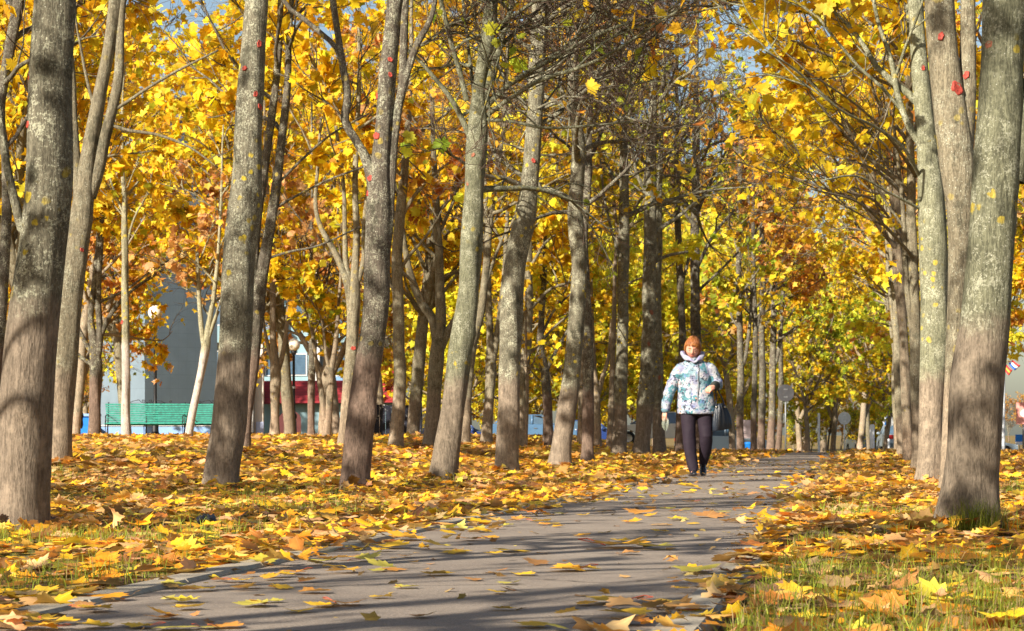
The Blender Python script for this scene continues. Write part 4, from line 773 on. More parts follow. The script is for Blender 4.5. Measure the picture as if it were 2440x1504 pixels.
# trees outside the left edge that throw their stripes across the path
for k, (x, y) in enumerate(((-3.1, 6.2), (-3.6, 2.4), (-4.2, -2.2), (-6.6, 8.2), (-6.3, 3.4), (-7.6, 14.5), (-9.4, 10.5), (-9.8, 19.5), (-8.4, -1.0), (-5.0, -5.0), (-5.6, .3), (-2.7, -1.5), (-1.9, -4.6), (-4.4, -9.0), (-1.2, -8.5), (-3.3, -12.5))):
    o = (copy_tree(G['dapple']) if k != 3 else G['dapple']) if k in (0, 3, 5, 6, 7) else (copy_tree(G['row']) if k != 1 else G['row']); o.location = (x, y, gz(x, y)); o.rotation_euler = (0, 0, k * 1.9); s = .72 + .05 * (k % 4); o.scale = (s, s, s)
    o['label'] = 'maple of the left row standing outside the frame'; o['group'] = 'maples outside the left edge'
# ---------------------------------------------------------------- buildings
def facade_mat(name, c, tile=(0, 0), var=.08):
    m = NT(name, .8, .2); co = m.coord(); f = m.noise(co, .9, 5, .6); g = m.noise(m.mapping(co, (3, 3, .4)), 3, 4)
    cc = m.mix(m.ramp(f, .3, .7), tuple(x * (1 - var) for x in c), tuple(min(1, x * (1 + var)) for x in c)); cc = m.mix(m.math('MULTIPLY', m.ramp(g, .55, .8), .25), cc, tuple(x * .7 for x in c))
    if tile[0]:
        s = m.sep(co); u = m.math('FRACT', m.math('MULTIPLY', m.math('ADD', s[0], s[1]), 1 / tile[0])); v = m.math('FRACT', m.math('MULTIPLY', s[2], 1 / tile[1]))
        e = m.math('MAXIMUM', m.math('GREATER_THAN', u, .975), m.math('GREATER_THAN', v, .965)); cc = m.mix(m.math('MULTIPLY', e, .35), cc, tuple(x * .6 for x in c))
    m.color(cc); return m.m
M_BLUEGREY = facade_mat('blue_grey_panels', (.14, .185, .225), (.62, .62)); M_WHITE = facade_mat('white_render', (.55, .54, .53)); M_PALEBLUE = facade_mat('pale_blue_render', (.22, .34, .39)); M_CREAM = facade_mat('cream_render', (.66, .58, .50))
M_GLASS = plain('window_glass', (.07, .12, .18), .08, 0, .8); M_BALC = facade_mat('blue_balcony_panel', (.16, .28, .45)); M_DARKFRAME = plain('dark_frame', (.03, .035, .04), .5)
m = NT('red_metal_roofing', .45, .4); s_ = m.sep(m.coord()); st = m.math('FRACT', m.math('MULTIPLY', s_[2], 1 / .11)); m.color(m.mix(m.ramp(st, .0, .25), (.09, .008, .010), (.24, .018, .024))); m.bump(st, .6, .02); M_RED = m.m

# blue-grey stair tower, corner towards the viewer
D0 = 106; cx, cy = PX(345, D0), D0; al, be = R(50), R(40)
root = empty('stair_tower', (cx, cy, gz(cx, cy)), 'tall windowless blue-grey tower behind the benches, its right side in shade', 'building')
a_, b_, H_ = 4.0, 3.8, 14.5; p0 = np.array([0, 0.]); p1 = np.array([-math.cos(al), math.sin(al)]) * a_; p2 = np.array([math.cos(be), math.sin(be)]) * b_; p3 = p1 + p2
mb = MB(); V = [(p[0], p[1], z) for z in (-.5, H_) for p in (p0, p2, p3, p1)]; mb.add(V, [[0, 1, 5, 4], [1, 2, 6, 5], [2, 3, 7, 6], [3, 0, 4, 7], [4, 5, 6, 7]]); mb.build('wall', M_BLUEGREY, root)
mb = MB(); V = [(p[0] * 1.03, p[1] * 1.03 - .08, z) for z in (H_ + .003, H_ + .4) for p in (p0, p2, p3, p1)]; mb.add(V, [[0, 1, 5, 4], [1, 2, 6, 5], [2, 3, 7, 6], [3, 0, 4, 7], [4, 5, 6, 7], [3, 2, 1, 0]]); mb.build('parapet', M_WHITE, root)

D0 = 138; x0, x1 = PX(470, D0), PX(905, D0); root = empty('apartment_block', ((x0 + x1) / 2, D0, gz(x0, D0)), 'white and pale blue apartment block glimpsed behind the trees above the red roof', 'building')
W_ = x1 - x0; mb = MB(); mb.box((0, 5, 9.0), (W_, 10, 19)); mb.build('wall', M_WHITE, root)
mb = MB(); mb.box((W_ * .12, -.05, 9.0), (W_ * .30, .12, 19)); mb.build('blue_wall_panel', M_PALEBLUE, root)
for k in range(4): mb = MB(); mb.box((-W_ / 2 + .35 + k * W_ * .31, -.5, 9.0), (.5, .9, 19)); mb.build('pillar', M_WHITE if k != 1 else M_CREAM, root)
for fl in range(6):
    z = 1.6 + fl * 2.9
    for k, xx in enumerate((-.33, -.12, .33)):
        f = MB(); X = xx * W_; f.box((X, -.62, z + .95), (1.9, .06, .06)); f.box((X, -.62, z - .45), (1.9, .06, .06))
        for q in (-.95, 0, .95): f.box((X + q * .985, -.62, z + .25), (.06, .055, 1.34))
        w_o = f.build('window_frame', M_WHITE, root); g = MB(); g.box((X, -.60, z + .25), (1.84, .03, 1.34)); g.build('pane', M_GLASS, w_o)
        b = MB(); b.box((X, -.60, z - 1.0), (2.0, .9, .95)); b.build('balcony', M_BALC if (fl + k) % 2 else M_PALEBLUE, root, bevel=.02)
    for xx in (.05, .19):
        f = MB(); X = xx * W_; f.box((X, -.14, z + .2), (1.1, .08, 1.3)); w_o = f.build('window_frame', M_WHITE, root); g = MB(); g.box((X, -.19, z + .2), (.95, .03, 1.15)); g.build('pane', M_GLASS, w_o)

D0 = 96; k_ = ppm(D0); x0, x1 = PX(604, D0), PX(945, D0); zg = gz(x0, D0); cx = (x0 + x1) / 2; W_ = x1 - x0
root = empty('gallery', (cx, D0, zg), 'low pale blue gallery with a long red metal roof and an arch behind the trees', 'building')
zt, zb = PZ(906, D0) - zg, PZ(961, D0) - zg
# wall with an arched opening
ax, aw, az = PX(690, D0) - cx, .46, PZ(985, D0) - zg
n = 12; arch = [(ax - aw, -.6)] + [(ax - aw * math.cos(math.pi * q / n), az - .25 + aw * .8 * math.sin(math.pi * q / n)) for q in range(n + 1)] + [(ax + aw, -.6)]
bm = bmesh.new(); outer = [(-W_ / 2, -.6), (-W_ / 2, zb)] ; poly = [(-W_ / 2 + .003, -.6)] + arch + [(W_ / 2, -.6), (W_ / 2, zb - .003), (-W_ / 2 + .003, zb - .003)]
vs = [bm.verts.new((p[0], 0, p[1])) for p in poly]; f = bm.faces.new(vs); r_ = bmesh.ops.extrude_face_region(bm, geom=[f]); bmesh.ops.translate(bm, vec=(0, .35, 0), verts=[v for v in r_['geom'] if isinstance(v, bmesh.types.BMVert)]); bmesh.ops.recalc_face_normals(bm, faces=bm.faces)
me = bpy.data.meshes.new('wall'); bm.to_mesh(me); bm.free(); link('wall', me, root, M_PALEBLUE)
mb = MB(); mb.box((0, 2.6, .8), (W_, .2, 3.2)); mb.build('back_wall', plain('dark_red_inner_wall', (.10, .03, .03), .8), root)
mb = MB(); mb.add([(-W_ / 2 - .1, -.55, zb - .02), (W_ / 2 + .1, -.55, zb + .03), (W_ / 2 + .1, .15, zt), (-W_ / 2 - .1, .15, zt - .03), (-W_ / 2 - .1, 3, zt), (W_ / 2 + .1, 3, zt), (-W_ / 2 - .1, -.50, zb - .05), (W_ / 2 + .1, -.50, zb)], [[0, 1, 2, 3], [3, 2, 5, 4], [0, 6, 7, 1]]); mb.build('roof', M_RED, root)
mb = MB(); z1 = 3.4; mb.box((-W_ / 2 - .06, -.9, z1 / 2 - .3), (.34, .5, z1 + .6)); mb.build('pillar', M_WHITE, root, bevel=.01); mb = MB(); mb.box((-W_ / 2 + .30, -.62, z1 / 2 - .3), (.36, .3, z1 + .6)); mb.build('pier', M_CREAM, root, bevel=.01)
mb = MB(); mb.box((-W_ / 2 + .34, -.82, .42), (.30, .04, .75)); mb.build('door', plain('pale_door', (.45, .5, .7), .5), root)
D0 = 101; x0, x1 = PX(885, D0), PX(950, D0); root = empty('red_roofed_porch', ((x0 + x1) / 2, D0, gz(x0, D0)), 'small house with a steep dark red tiled roof at the right end of the gallery', 'building'); w_ = x1 - x0
mb = MB(); mb.box((0, 1.4, .9), (w_, 2.6, 3.4)); mb.build('wall', M_CREAM, root); mb = MB(); za, zb_ = PZ(868, D0) - gz(x0, D0), PZ(912, D0) - gz(x0, D0)
mb.add([(-w_ / 2 - .15, -.2, zb_ - .1), (w_ / 2 + .15, -.2, zb_ - .1), (w_ / 2 - .1, 1.4, za), (-w_ / 2 + .1, 1.4, za), (-w_ / 2 - .15, 3, zb_ - .1), (w_ / 2 + .15, 3, zb_ - .1)], [[0, 1, 2, 3], [3, 2, 5, 4]], [[0, 3, 4], [1, 5, 2]]); mb.build('roof', M_RED, root)
m = NT('dark_panel_with_white_smears', .7, .2); f = m.noise(m.mapping(m.coord(), (1, 1, .7)), 14, 6, .75, .6); g = m.noise(m.coord(), 2.4, 2); m.color(m.mix(m.math('MULTIPLY', m.ramp(f, .56, .6), m.ramp(g, .48, .6)), (.012, .014, .025), (.45, .46, .48))); MD = m.m
D0 = 62; x0, x1 = PX(878, D0), PX(1002, D0); root = empty('dark_board_fence', ((x0 + x1) / 2, D0, gz(x0, D0)), 'dark board fence panel with white smears behind the six-wound maple', 'fence')
mb = MB(); 
for q in range(9): mb.box((-.62 + q * .155, 0, .40 + .01 * (q % 3)), (.148, .035, .88))
mb.build('board', MD, root); mb = MB(); [mb.box((s * .69, .03, .42), (.06, .06, .95)) for s in (-1, 1)]; mb.build('fence_post', M_DARKFRAME, root)

# ---------------------------------------------------------------- blue low wall, bundle
M_BLUE = facade_mat('blue_paint', (.02, .17, .52)); M_LBLUE = facade_mat('pale_blue_paint', (.22, .36, .62))
D0 = 75; x0, x1 = PX(120, D0), PX(236, D0); zg = gz(x0, D0); root = empty('blue_barrier', ((x0 + x1) / 2, D0, zg), 'bright blue painted barrier left of the dark branching tree', 'barrier')
zt = PZ(986, D0) - zg; mb = MB(); mb.box((0, 0, zt / 2 - .05), (x1 - x0, .35, zt - .08)); mb.build('panel', M_BLUE, root, bevel=.02); mb = MB(); mb.box((0, -.02, zt - .045), (x1 - x0 + .08, .45, .085)); mb.build('coping', M_LBLUE, root, bevel=.015)
mb = MB(); mb.box((0, -.35, .16), (x1 - x0 + .1, .3, .36)); mb.build('step', M_BLUE, root, bevel=.02)
x0, x1 = PX(240, D0), PX(505, D0); zg = gz(x0, D0); root = empty('low_wall', ((x0 + x1) / 2, D0, zg), 'low pale blue painted wall visible under the green benches', 'wall'); mb = MB(); mb.box((0, 0, .15), (x1 - x0, .3, .42)); mb.build('wall_face', M_LBLUE, root, bevel=.02)
mb = MB(); mb.box((0, 0, .385), (x1 - x0 + .06, .36, .04)); mb.build('coping', M_WHITE, root)
D0 = 73; X = PX(182, D0); mb = MB(); rr_ = np.random.default_rng(3)
prof = [(.001, 0), (.16, .02), (.20, .14), (.18, .30), (.21, .42), (.17, .56), (.08, .64), (.001, .65)]; mb.lathe(prof, n=18); V = np.vstack(mb.v); V += .018 * np.sin(V[:, [1, 2, 0]] * 21 + 1) ; mb.v = [V]
o = mb.build('bundle', plain('dark_cloth', (.03, .022, .02), .8, var=.5, scale=9), None, True, loc=(X, D0, PZ(1022, D0))); prop(o, 'dark rounded bundle resting against the blue barrier at the left', 'bundle')

# ---------------------------------------------------------------- benches
M_SLAT = plain('turquoise_green_paint', (.028, .225, .175), .45, 0, .35, .28, 14); M_IRON = plain('black_iron', (.018, .018, .02), .5, .3)
def spiral(c, r, turns, s=1, n=22):
    return [(c[0] + s * r * (1 - t * .75) * math.cos(turns * 2 * math.pi * t + .6), c[1], c[2] + r * (1 - t * .75) * math.sin(turns * 2 * math.pi * t + .6)) for t in np.linspace(0, 1, n)]
def bench(label, x, y, W, rz, lift=0.0):
    root = empty('park_bench', (x, y, gz(x, y) + lift), label, 'bench', 'green slatted park benches', rz)
    for q in range(10):
        f = q / 9; mb = MB(); z = .36 + .56 * f; mb.box((0, .14 + .10 * f, z), (W * (1 + .05 * f), .022, .047)); mb.build('back_slat', M_SLAT, root, bevel=.004)
    mb = MB(); [mb.box((0, -.02 - q * .075 + .08, .40 - .002 * q), (W, .06, .025)) for q in range(6)]; mb.build('seat', M_SLAT, root, bevel=.004)
    for q in (-1, 0, 1):
        X = q * W / 2 * .97; mb = MB(); mb.tube([(X, -.34, -.05), (X, -.34, .36), (X, -.30, .385), (X, .06, .36)], .016, 8); mb.tube([(X, .10, -.05), (X, .10, .3), (X, .155, .45), (X, .275, .98)], .018, 8); mb.tube([(X, .06, .36), (X, .14, .40)], .016, 8)
        if q: mb.tube([(X, .2, .62), (X, -.05, .63), (X, -.3, .60), (X, -.34, .38)], .014, 8)
        mb.build('bench_frame', M_IRON, root, True)
    mb = MB()
    for s in (-1, 1): mb.tube(spiral((s * .10, .27, 1.00), .055, 1.4, s), .009, 6); mb.tube([(s * .14, .27, .97), (s * .22, .27, 1.05), (s * .40, .27, 1.01), (s * .52, .27, .95)], .009, 6)
    mb.tube(spiral((W * .3, .27, .99), .04, 1.3), .008, 6); mb.tube(spiral((-W * .3, .27, .99), .04, 1.3, -1), .008, 6); mb.build('scroll_ornament', M_IRON, root, True); return root
D0 = 66; bench('turquoise slatted bench with its scrolled iron top, behind the thin whitewashed tree', PX(347, D0), D0, 2.18, .02, .0)
bench('turquoise slatted bench farther right, half hidden by the second grey maple', PX(513, 67.5), 67.5, 1.6, -.05, .02)

# ---------------------------------------------------------------- lamps
m = NT('milky_lamp_glass', .25, .5); m.color((.80, .72, .58)); m.b.inputs['Subsurface Weight'].default_value = .3; m.b.inputs['Subsurface Radius'].default_value = (.1, .08, .05); M_GLOBE = m.m
def lamp(label, px, py, D, r):
    X = PX(px, D); zg = gz(X, D); zt = PZ(py, D) - zg; root = empty('street_lamp', (X, D, zg), label, 'street lamp', 'globe lamps in the park')
    mb = MB(); mb.lathe([(.001, -.1), (.13, -.1), (.13, .10), (.10, .14), (.085, .5), (.07, .58), (.10, .62), (.10, .72), (.055, .78), (.045, 1.2), (.040, zt - r - .12), (.075, zt - r - .10), (.09, zt - r + .02), (.001, zt - r + .03)], n=18); mb.build('post', M_IRON, root, True)
    mb = MB(); mb.tube([(0, 0, 1.55), (0, 0, 1.62)], .062, 14); mb.build('collar', plain('grey_collar', (.3, .3, .3), .5), root, True)
    mb = MB(); a = np.linspace(-math.pi / 2, math.pi / 2, 17); mb.lathe([(max(.001, r * math.cos(t)), zt + r * math.sin(t)) for t in a], n=28); mb.build('globe', M_GLOBE, root, True)
lamp('globe lamp standing behind the green bench against the blue-grey tower', 370, 745, 67.5, .205)
lamp('globe lamp before the red-roofed gallery, partly hidden by twigs', 700, 822, 76, .20)

# ---------------------------------------------------------------- signs and posts
M_SIGNBACK = plain('grey_sign_back', (.55, .58, .60), .45, .2); M_SIGNDARK = plain('dark_sign_back', (.10, .10, .11), .4, .6); M_POSTW = plain('white_post_paint', (.72, .74, .76), .5); M_POSTG = plain('grey_post', (.20, .21, .22), .5, .4); M_BLUEP = plain('blue_sign_paint', (.01, .18, .62), .4)
def round_sign(label, px, py, D, r, mat, post):
    X = PX(px, D); zg = gz(X, D); z = PZ(py, D) - zg; root = empty('road_sign', (X, D, zg), label, 'road sign')
    mb = MB(); mb.tube([(0, .03, -.2), (0, .03, z + r * .8)], .032, 12); mb.build('post', post, root, True)
    mb = MB(); mb.lathe([(.001, -.012), (r * .97, -.012), (r, -.004), (r, .006), (r * .96, .008), (.001, .008)], c=(0, 0, z), n=36, axis='y'); mb.build('sign_disc', mat, root)
    mb = MB(); [mb.box((0, -.02, z + q * r * .45), (r * .5, .02, .03)) for q in (-1, 1)]; mb.build('bracket', post, root); return root, z
round_sign('dark round road sign on a thin grey post beside the far trees', 1872, 937, 86, .31, M_SIGNDARK, M_POSTG)
round_sign('white round road sign seen from its back on a white and blue post', 2012, 997, 121, .32, M_SIGNBACK, M_POSTW)
r_, z = round_sign('small blue and white crossing sign among dark green leaves', 2117, 1004, 125, .30, M_POSTW, M_POSTG)
mb = MB(); mb.lathe([(.001, -.02), (.13, -.02), (.13, -.014)], c=(0, 0, z + .16), n=20, axis='y'); mb.build('blue_symbol', M_BLUEP, r_); mb = MB(); mb.box((-.12, -.018, z - .12), (.18, .01, .16)); mb.build('blue_symbol', M_BLUEP, r_)
def post(label, px, y0, D, w_, mat, name='white_post'):
    X = PX(px, D); zg = gz(X, D); h = PZ(y0, D) - zg; mb = MB(); mb.lathe([(w_ / 2, -.2), (w_ / 2, h - .04), (w_ / 2 * .8, h), (.001, h + .01)], n=14); o = mb.build(name, mat, None, True, loc=(X, D, zg)); prop(o, label, 'post'); return o
post('thin white post between the dark and the white round signs', 1951, 985, 118, .12, M_POSTW)
post('thick white post right of the white round sign', 2078, 1012, 116, .24, M_POSTW)
post('short white post left of the car with the red light', 2118, 1046, 120, .12, M_POSTW)
post('grey mast with flags at the right edge of the picture', 2391, 850, 150, .22, plain('grey_mast', (.45, .47, .5), .5), 'flag_mast')
mb = MB(); D0 = 84; X = PX(1783, D0); mb.lathe([(.001, 0), (.14, 0), (.17, .05), (.19, .42), (.20, .44), (.20, .48), (.17, .50), (.001, .52)], n=20); o = mb.build('litter_bin', M_BLUEP, None, True, loc=(X, D0, gz(X, D0) - .12)); prop(o, 'small bright blue bin between the far dark trunks right of the handbag', 'bin')
X, D0 = PX(1776, 110), 110; root = empty('notice_board', (X, D0, gz(X, D0)), 'pale pinkish board standing between the far dark trunks right of the handbag', 'board'); mb = MB(); mb.box((0, 0, 1.15), (.62, .05, .85)); mb.build('board_face', plain('pinkish_white', (.62, .50, .50), .5), root, bevel=.01); mb = MB(); [mb.box((s * .26, .05, .5), (.05, .05, 1.4)) for s in (-1, 1)]; mb.build('board_leg', M_POSTG, root)

# flags, banner, parking sign at the right edge
def flag(label, pts, cols, D, name='flag'):
    """pts: four image corners; stripes of colour across"""
    P = [np.array([PX(x, D), D, PZ(y, D)]) for x, y in pts]; c0 = sum(P) / 4; root = empty(name, tuple(c0), label, 'flag')
    n = 12; k = len(cols)
    for s in range(k):
        V = []
        for th in (0, .02):
            for i in range(n + 1):
                for j in (s / k, (s + 1) / k):
                    u = i / n; p = (P[0] * (1 - u) + P[1] * u) * (1 - j) + (P[3] * (1 - u) + P[2] * u) * j; V.append(p - c0 + np.array([0, .12 * math.sin(u * 6) + th, .03 * math.sin(u * 7)]))
        m_ = 2 * (n + 1); Q = [[2 * i, 2 * i + 2, 2 * i + 3, 2 * i + 1] for i in range(n)] + [[m_ + 2 * i, m_ + 2 * i + 1, m_ + 2 * i + 3, m_ + 2 * i + 2] for i in range(n)] + [[2 * i, m_ + 2 * i, m_ + 2 * i + 2, 2 * i + 2] for i in range(n)] + [[2 * i + 1, 2 * i + 3, m_ + 2 * i + 3, m_ + 2 * i + 1] for i in range(n)]
        mb = MB(); mb.add(V, Q); mb.build('flag_stripe', cols[s], root, True)
FW, FB, FR = plain('flag_white', (.78, .78, .80), .7), plain('flag_blue', (.03, .10, .50), .7), plain('flag_red', (.65, .04, .04), .7); FO = plain('flag_gold', (.75, .35, .05), .7)
flag('white, blue and red striped flag flying beside the thickest trunk', [(2412, 858), (2432, 872), (2418, 884), (2403, 866)], [FR, FW, FB], 150)
flag('red flag with a golden middle, nearest to the thickest trunk', [(2396, 866), (2412, 884), (2404, 896), (2392, 880)], [FR, FO, FR], 149)
X, D0 = PX(2436, 160), 160; root = empty('advertising_board', (X, D0, gz(X, D0)), 'pale red advertising board cut by the right frame edge', 'board'); zz = PZ(985, D0) - gz(X, D0); mb = MB(); mb.box((.1, 0, zz), (1.0, .15, 1.45)); mb.build('board_face', plain('faded_red', (.72, .30, .26), .6), root); mb = MB(); mb.lathe([(.001, -.10), (.25, -.10), (.25, -.09)], c=(.1, 0, zz), n=20, axis='y'); mb.build('white_disc', FW, root); mb = MB(); mb.tube([(.1, .1, -.2), (.1, .1, zz)], .07, 10); mb.build('board_leg', M_POSTG, root, True)
X, D0 = PX(2430, 165), 165; root = empty('parking_sign', (X, D0, gz(X, D0)), 'small blue and white square sign above the parked car at the right edge', 'road sign'); zz = PZ(1046, D0) - gz(X, D0); mb = MB(); mb.box((0, 0, zz + .05), (.62, .03, .5)); mb.build('sign_plate', M_BLUEP, root, bevel=.008); mb = MB(); mb.box((0, -.02, zz - .32), (.6, .03, .2)); mb.build('lower_plate', M_POSTW, root, bevel=.005); mb = MB(); mb.tube([(0, .04, -.2), (0, .04, zz + .3)], .03, 10); mb.build('post', M_POSTG, root, True)

# ---------------------------------------------------------------- parked cars
M_TYRE = plain('tyre_rubber', (.02, .02, .02), .85); M_RIM = plain('alloy_rim', (.45, .46, .48), .35, .8); M_LIGHT = plain('headlight_glass', (.75, .78, .8), .1, 0, .8); M_TAIL = plain('tail_light_red', (.6, .02, .02), .2)
def paint(name, c): 
    m = NT(name, .28, .5); m.b.inputs['Metallic'].default_value = .1; m.b.inputs['Coat Weight'].default_value = .7; f = m.noise(m.coord(), 3, 4); m.color(m.mix(f, tuple(x * .9 for x in c), c)); return m.m
def car(label, px, D, rz, mat, kind='wagon', dz=0.0, name='parked_car'):
    X = PX(px, D); root = empty(name, (X, D, gz(X, D) + dz), label, 'car', 'cars parked beyond the trees', rz)
    r = .33; wx = 1.33; top = 1.50 if kind == 'wagon' else 1.42
    def arc(cx): return [(cx - (r + .06) * math.cos(math.pi * q / 8), .30 + (r + .06) * math.sin(math.pi * q / 8)) for q in range(9)]
    low = [(-2.15, .24)] + arc(-wx) + arc(wx) + [(2.12, .24), (2.24, .42), (2.22, .66), (2.05, .80), (1.15, .95), (.9, .98), (-2.0, 1.0), (-2.2, .86), (-2.24, .5)]
    def nprism(poly, hw, taper, name, mat, z0=None):
        bm = bmesh.new(); zm = max(p[1] for p in poly); zl = min(p[1] for p in poly)
        A = [bm.verts.new((x, -(hw - taper * (z - zl) / (zm - zl)), z)) for x, z in poly]; B = [bm.verts.new((x, hw - taper * (z - zl) / (zm - zl), z)) for x, z in poly]
        bm.faces.new(A); bm.faces.new(B[::-1]); n = len(poly)
        for i in range(n): bm.faces.new((A[i], A[(i + 1) % n], B[(i + 1) % n], B[i]))
        bmesh.ops.recalc_face_normals(bm, faces=bm.faces); me = bpy.data.meshes.new(name); bm.to_mesh(me); bm.free(); o = link(name, me, root, mat); b = o.modifiers.new('bevel', 'BEVEL'); b.width = .035; b.segments = 3; b.limit_method = 'ANGLE'; return o
    nprism(low, .86, .03, 'body', mat)
    back = -2.02 if kind == 'wagon' else -1.75
    gh = [(back, .99), (back + .16 if kind == 'wagon' else -1.05, top - .06), (-.9, top), (.05, top - .01), (.62, top - .16), (1.28, .97)]
    nprism(gh, .80, .18, 'windows', M_GLASS); cab = [(p[0] * .97, p[1]) for p in gh]
    mb = MB(); mb.box((-.45 if kind == 'wagon' else -.3, 0, top + .012), ((.62 - back) * .72, 1.22, .05)); mb.build('roof', mat, root, bevel=.02)
    for xx, sl in ((back + .10, .10 if kind == 'wagon' else .45), (-.95, .02), (.02, .02), (.98, -.40)):
        for s in (-1, 1): mb = MB(); mb.tube([(xx, s * .80, 1.0), (xx + sl, s * .635, top - .01)], .045, 6); mb.build('window_pillar', mat, root, True)
    for sx in (-1, 1):
        for sy in (-1, 1):
            w_ = MB(); w_.lathe([(.19, -.10), (.30, -.10), (r, -.06), (r, .06), (.30, .10), (.19, .10)], c=(0, 0, 0), n=24, axis='y'); wo = w_.build('wheel', M_TYRE, root, True, loc=(sx * wx, sy * .76, r - .02))
            q = MB(); q.lathe([(.001, -.085), (.06, -.09), (.17, -.075), (.20, -.09), (.20, .09), (.17, .075), (.001, .085)], n=20, axis='y'); q.build('rim', M_RIM, wo, True)
    for s in (-1, 1):
        mb = MB(); mb.box((2.13, s * .62, .68), (.16, .34, .15)); mb.build('headlight', M_LIGHT, root, bevel=.03); mb = MB(); mb.box((-2.17, s * .66, .82), (.14, .26, .22)); mb.build('tail_light', M_TAIL, root, bevel=.03)
        mb = MB(); mb.box((.78, s * .94, 1.02), (.12, .16, .12)); mb.build('mirror', mat, root, bevel=.03)
        for xx in (-.62, .42): mb = MB(); mb.box((xx - .25, s * .868, .80), (.16, .02, .03)); mb.build('door_handle', M_RIM, root)
    return root
P_SILVER, P_BLUE, P_DBLUE, P_GREY, P_LB = paint('silver_paint', (.70, .70, .68)), paint('steel_blue_paint', (.09, .19, .34)), paint('dark_blue_paint', (.02, .05, .20)), paint('grey_blue_paint', (.22, .28, .34)), paint('pale_blue_paint', (.35, .45, .55))
car('steel blue hatchback glimpsed between the pinkish-grey and grey left row maples', 1262, 117, .12, P_BLUE, 'sedan', .05)
car('dark blue car, only a sliver between the grey and slimmer maples', 1395, 122, .05, P_DBLUE, 'sedan', -.15)
car('silver estate car behind the close pair of dark trunks and the woman', 1565, 112, math.pi - .05, P_SILVER, 'wagon', .06)
car('pale blue car behind the legs and handbag of the woman', 1720, 118, .1, P_LB, 'sedan', -.12)
car('pale car seen head-on at the far end of the path', 2058, 168, -1.5, P_LB, 'sedan', .15)
car('grey car with a lit red tail lamp beside the right row of trees', 2139, 128, 1.55, P_GREY, 'wagon', .05)
car('grey-blue saloon parked on the road at the right edge', 2352, 186, .06, P_GREY, 'sedan', .1)
car('dark car glimpsed low between the wide forked maple and its neighbour', 1085, 120, .1, P_DBLUE, 'sedan', -.25)
# crumpled wrapper in the leaves
mb = MB(); a = np.linspace(-math.pi / 2, math.pi / 2, 11); mb.lathe([(max(.001, .05 * math.cos(t)), .022 + .022 * math.sin(t)) for t in a], n=16); V = np.vstack(mb.v); V += .008 * np.sin(V[:, [2, 0, 1]] * 150 + 2) + .006 * np.sin(V[:, [1, 2, 0]] * 260); mb.v = [V]
X, D0 = PX(492, 12.4), 12.4; o = mb.build('crumpled_wrapper', plain('black_plastic', (.015, .015, .018), .25, 0, .6), None, loc=(X, D0, gz(X, D0) + .03)); prop(o, 'crumpled black wrapper lying among the leaves left of the path', 'litter')
# ---------------------------------------------------------------- the woman
D0 = 28.4; WX = PX(1656.9, D0); WZ = gz(WX, D0) + .005
woman = empty('person', (WX, D0, WZ), 'woman with short auburn hair in a white and teal patterned jacket walking towards the viewer', 'person')
def loft(mb, rings, n=28):
    """rings (cx,cy,cz,rx,ry): horizontal ellipses bottom to top, closed"""
    Rg = np.array(rings, float); a = np.arange(n) * 2 * np.pi / n; V = np.zeros((len(Rg), n, 3))
    V[..., 0] = Rg[:, 0:1] + Rg[:, 3:4] * np.cos(a); V[..., 1] = Rg[:, 1:2] + Rg[:, 4:5] * np.sin(a); V[..., 2] = Rg[:, 2:3]
    i = np.arange(len(Rg) - 1)[:, None] * n; j = np.arange(n)[None]; j2 = (j + 1) % n; Q = np.stack([i + j, i + j2, i + n + j2, i + n + j], -1).reshape(-1, 4); m_ = len(Rg) * n
    V = np.vstack([V.reshape(-1, 3), Rg[0, :3][None], Rg[-1, :3][None]]); T = [[(q + 1) % n, q, m_] for q in range(n)] + [[m_ - n + q, m_ - n + (q + 1) % n, m_ + 1] for q in range(n)]; mb.add(V, Q, T)
def ctube(mb, pts, n=16, step=.02):
    S = cr(np.array(pts, float), step); e0, e1 = S[0].copy(), S[-1].copy(); d0 = S[0, :3] - S[1, :3]; d0 /= np.linalg.norm(d0) + 1e-9; d1 = S[-1, :3] - S[-2, :3]; d1 /= np.linalg.norm(d1) + 1e-9
    a = e0.copy(); a[:3] += d0 * e0[3] * .6; a[3] *= .55; b = e1.copy(); b[:3] += d1 * e1[3] * .6; b[3] *= .55; S = np.vstack([a, S, b]); mb.tube(S[:, :3], S[:, 3], n)
def remeshed(mb, name, mat, parent, vox, smooth_it=4, sub=False):
    o = mb.build(name, mat, parent, True); r = o.modifiers.new('remesh', 'REMESH'); r.mode = 'VOXEL'; r.voxel_size = vox; r.use_smooth_shade = True
    if smooth_it: s = o.modifiers.new('smooth', 'SMOOTH'); s.iterations = smooth_it; s.factor = .5
    return o
m = NT('skin', .5, .35); f = m.noise(m.coord(), 26, 4); m.color(m.mix(m.ramp(f, .35, .7), (.56, .30, .215), (.58, .245, .17))); m.b.inputs['Subsurface Weight'].default_value = .12; m.b.inputs['Subsurface Radius'].default_value = (.02, .008, .004); SKIN = m.m
body = MB()
HC = Vector((-.036, -.058, 1.517)); HM = 1.15 * Matrix.Rotation(R(22), 3, 'X') @ Matrix.Rotation(R(-6), 3, 'Z') @ Matrix.Rotation(R(3), 3, 'Y')
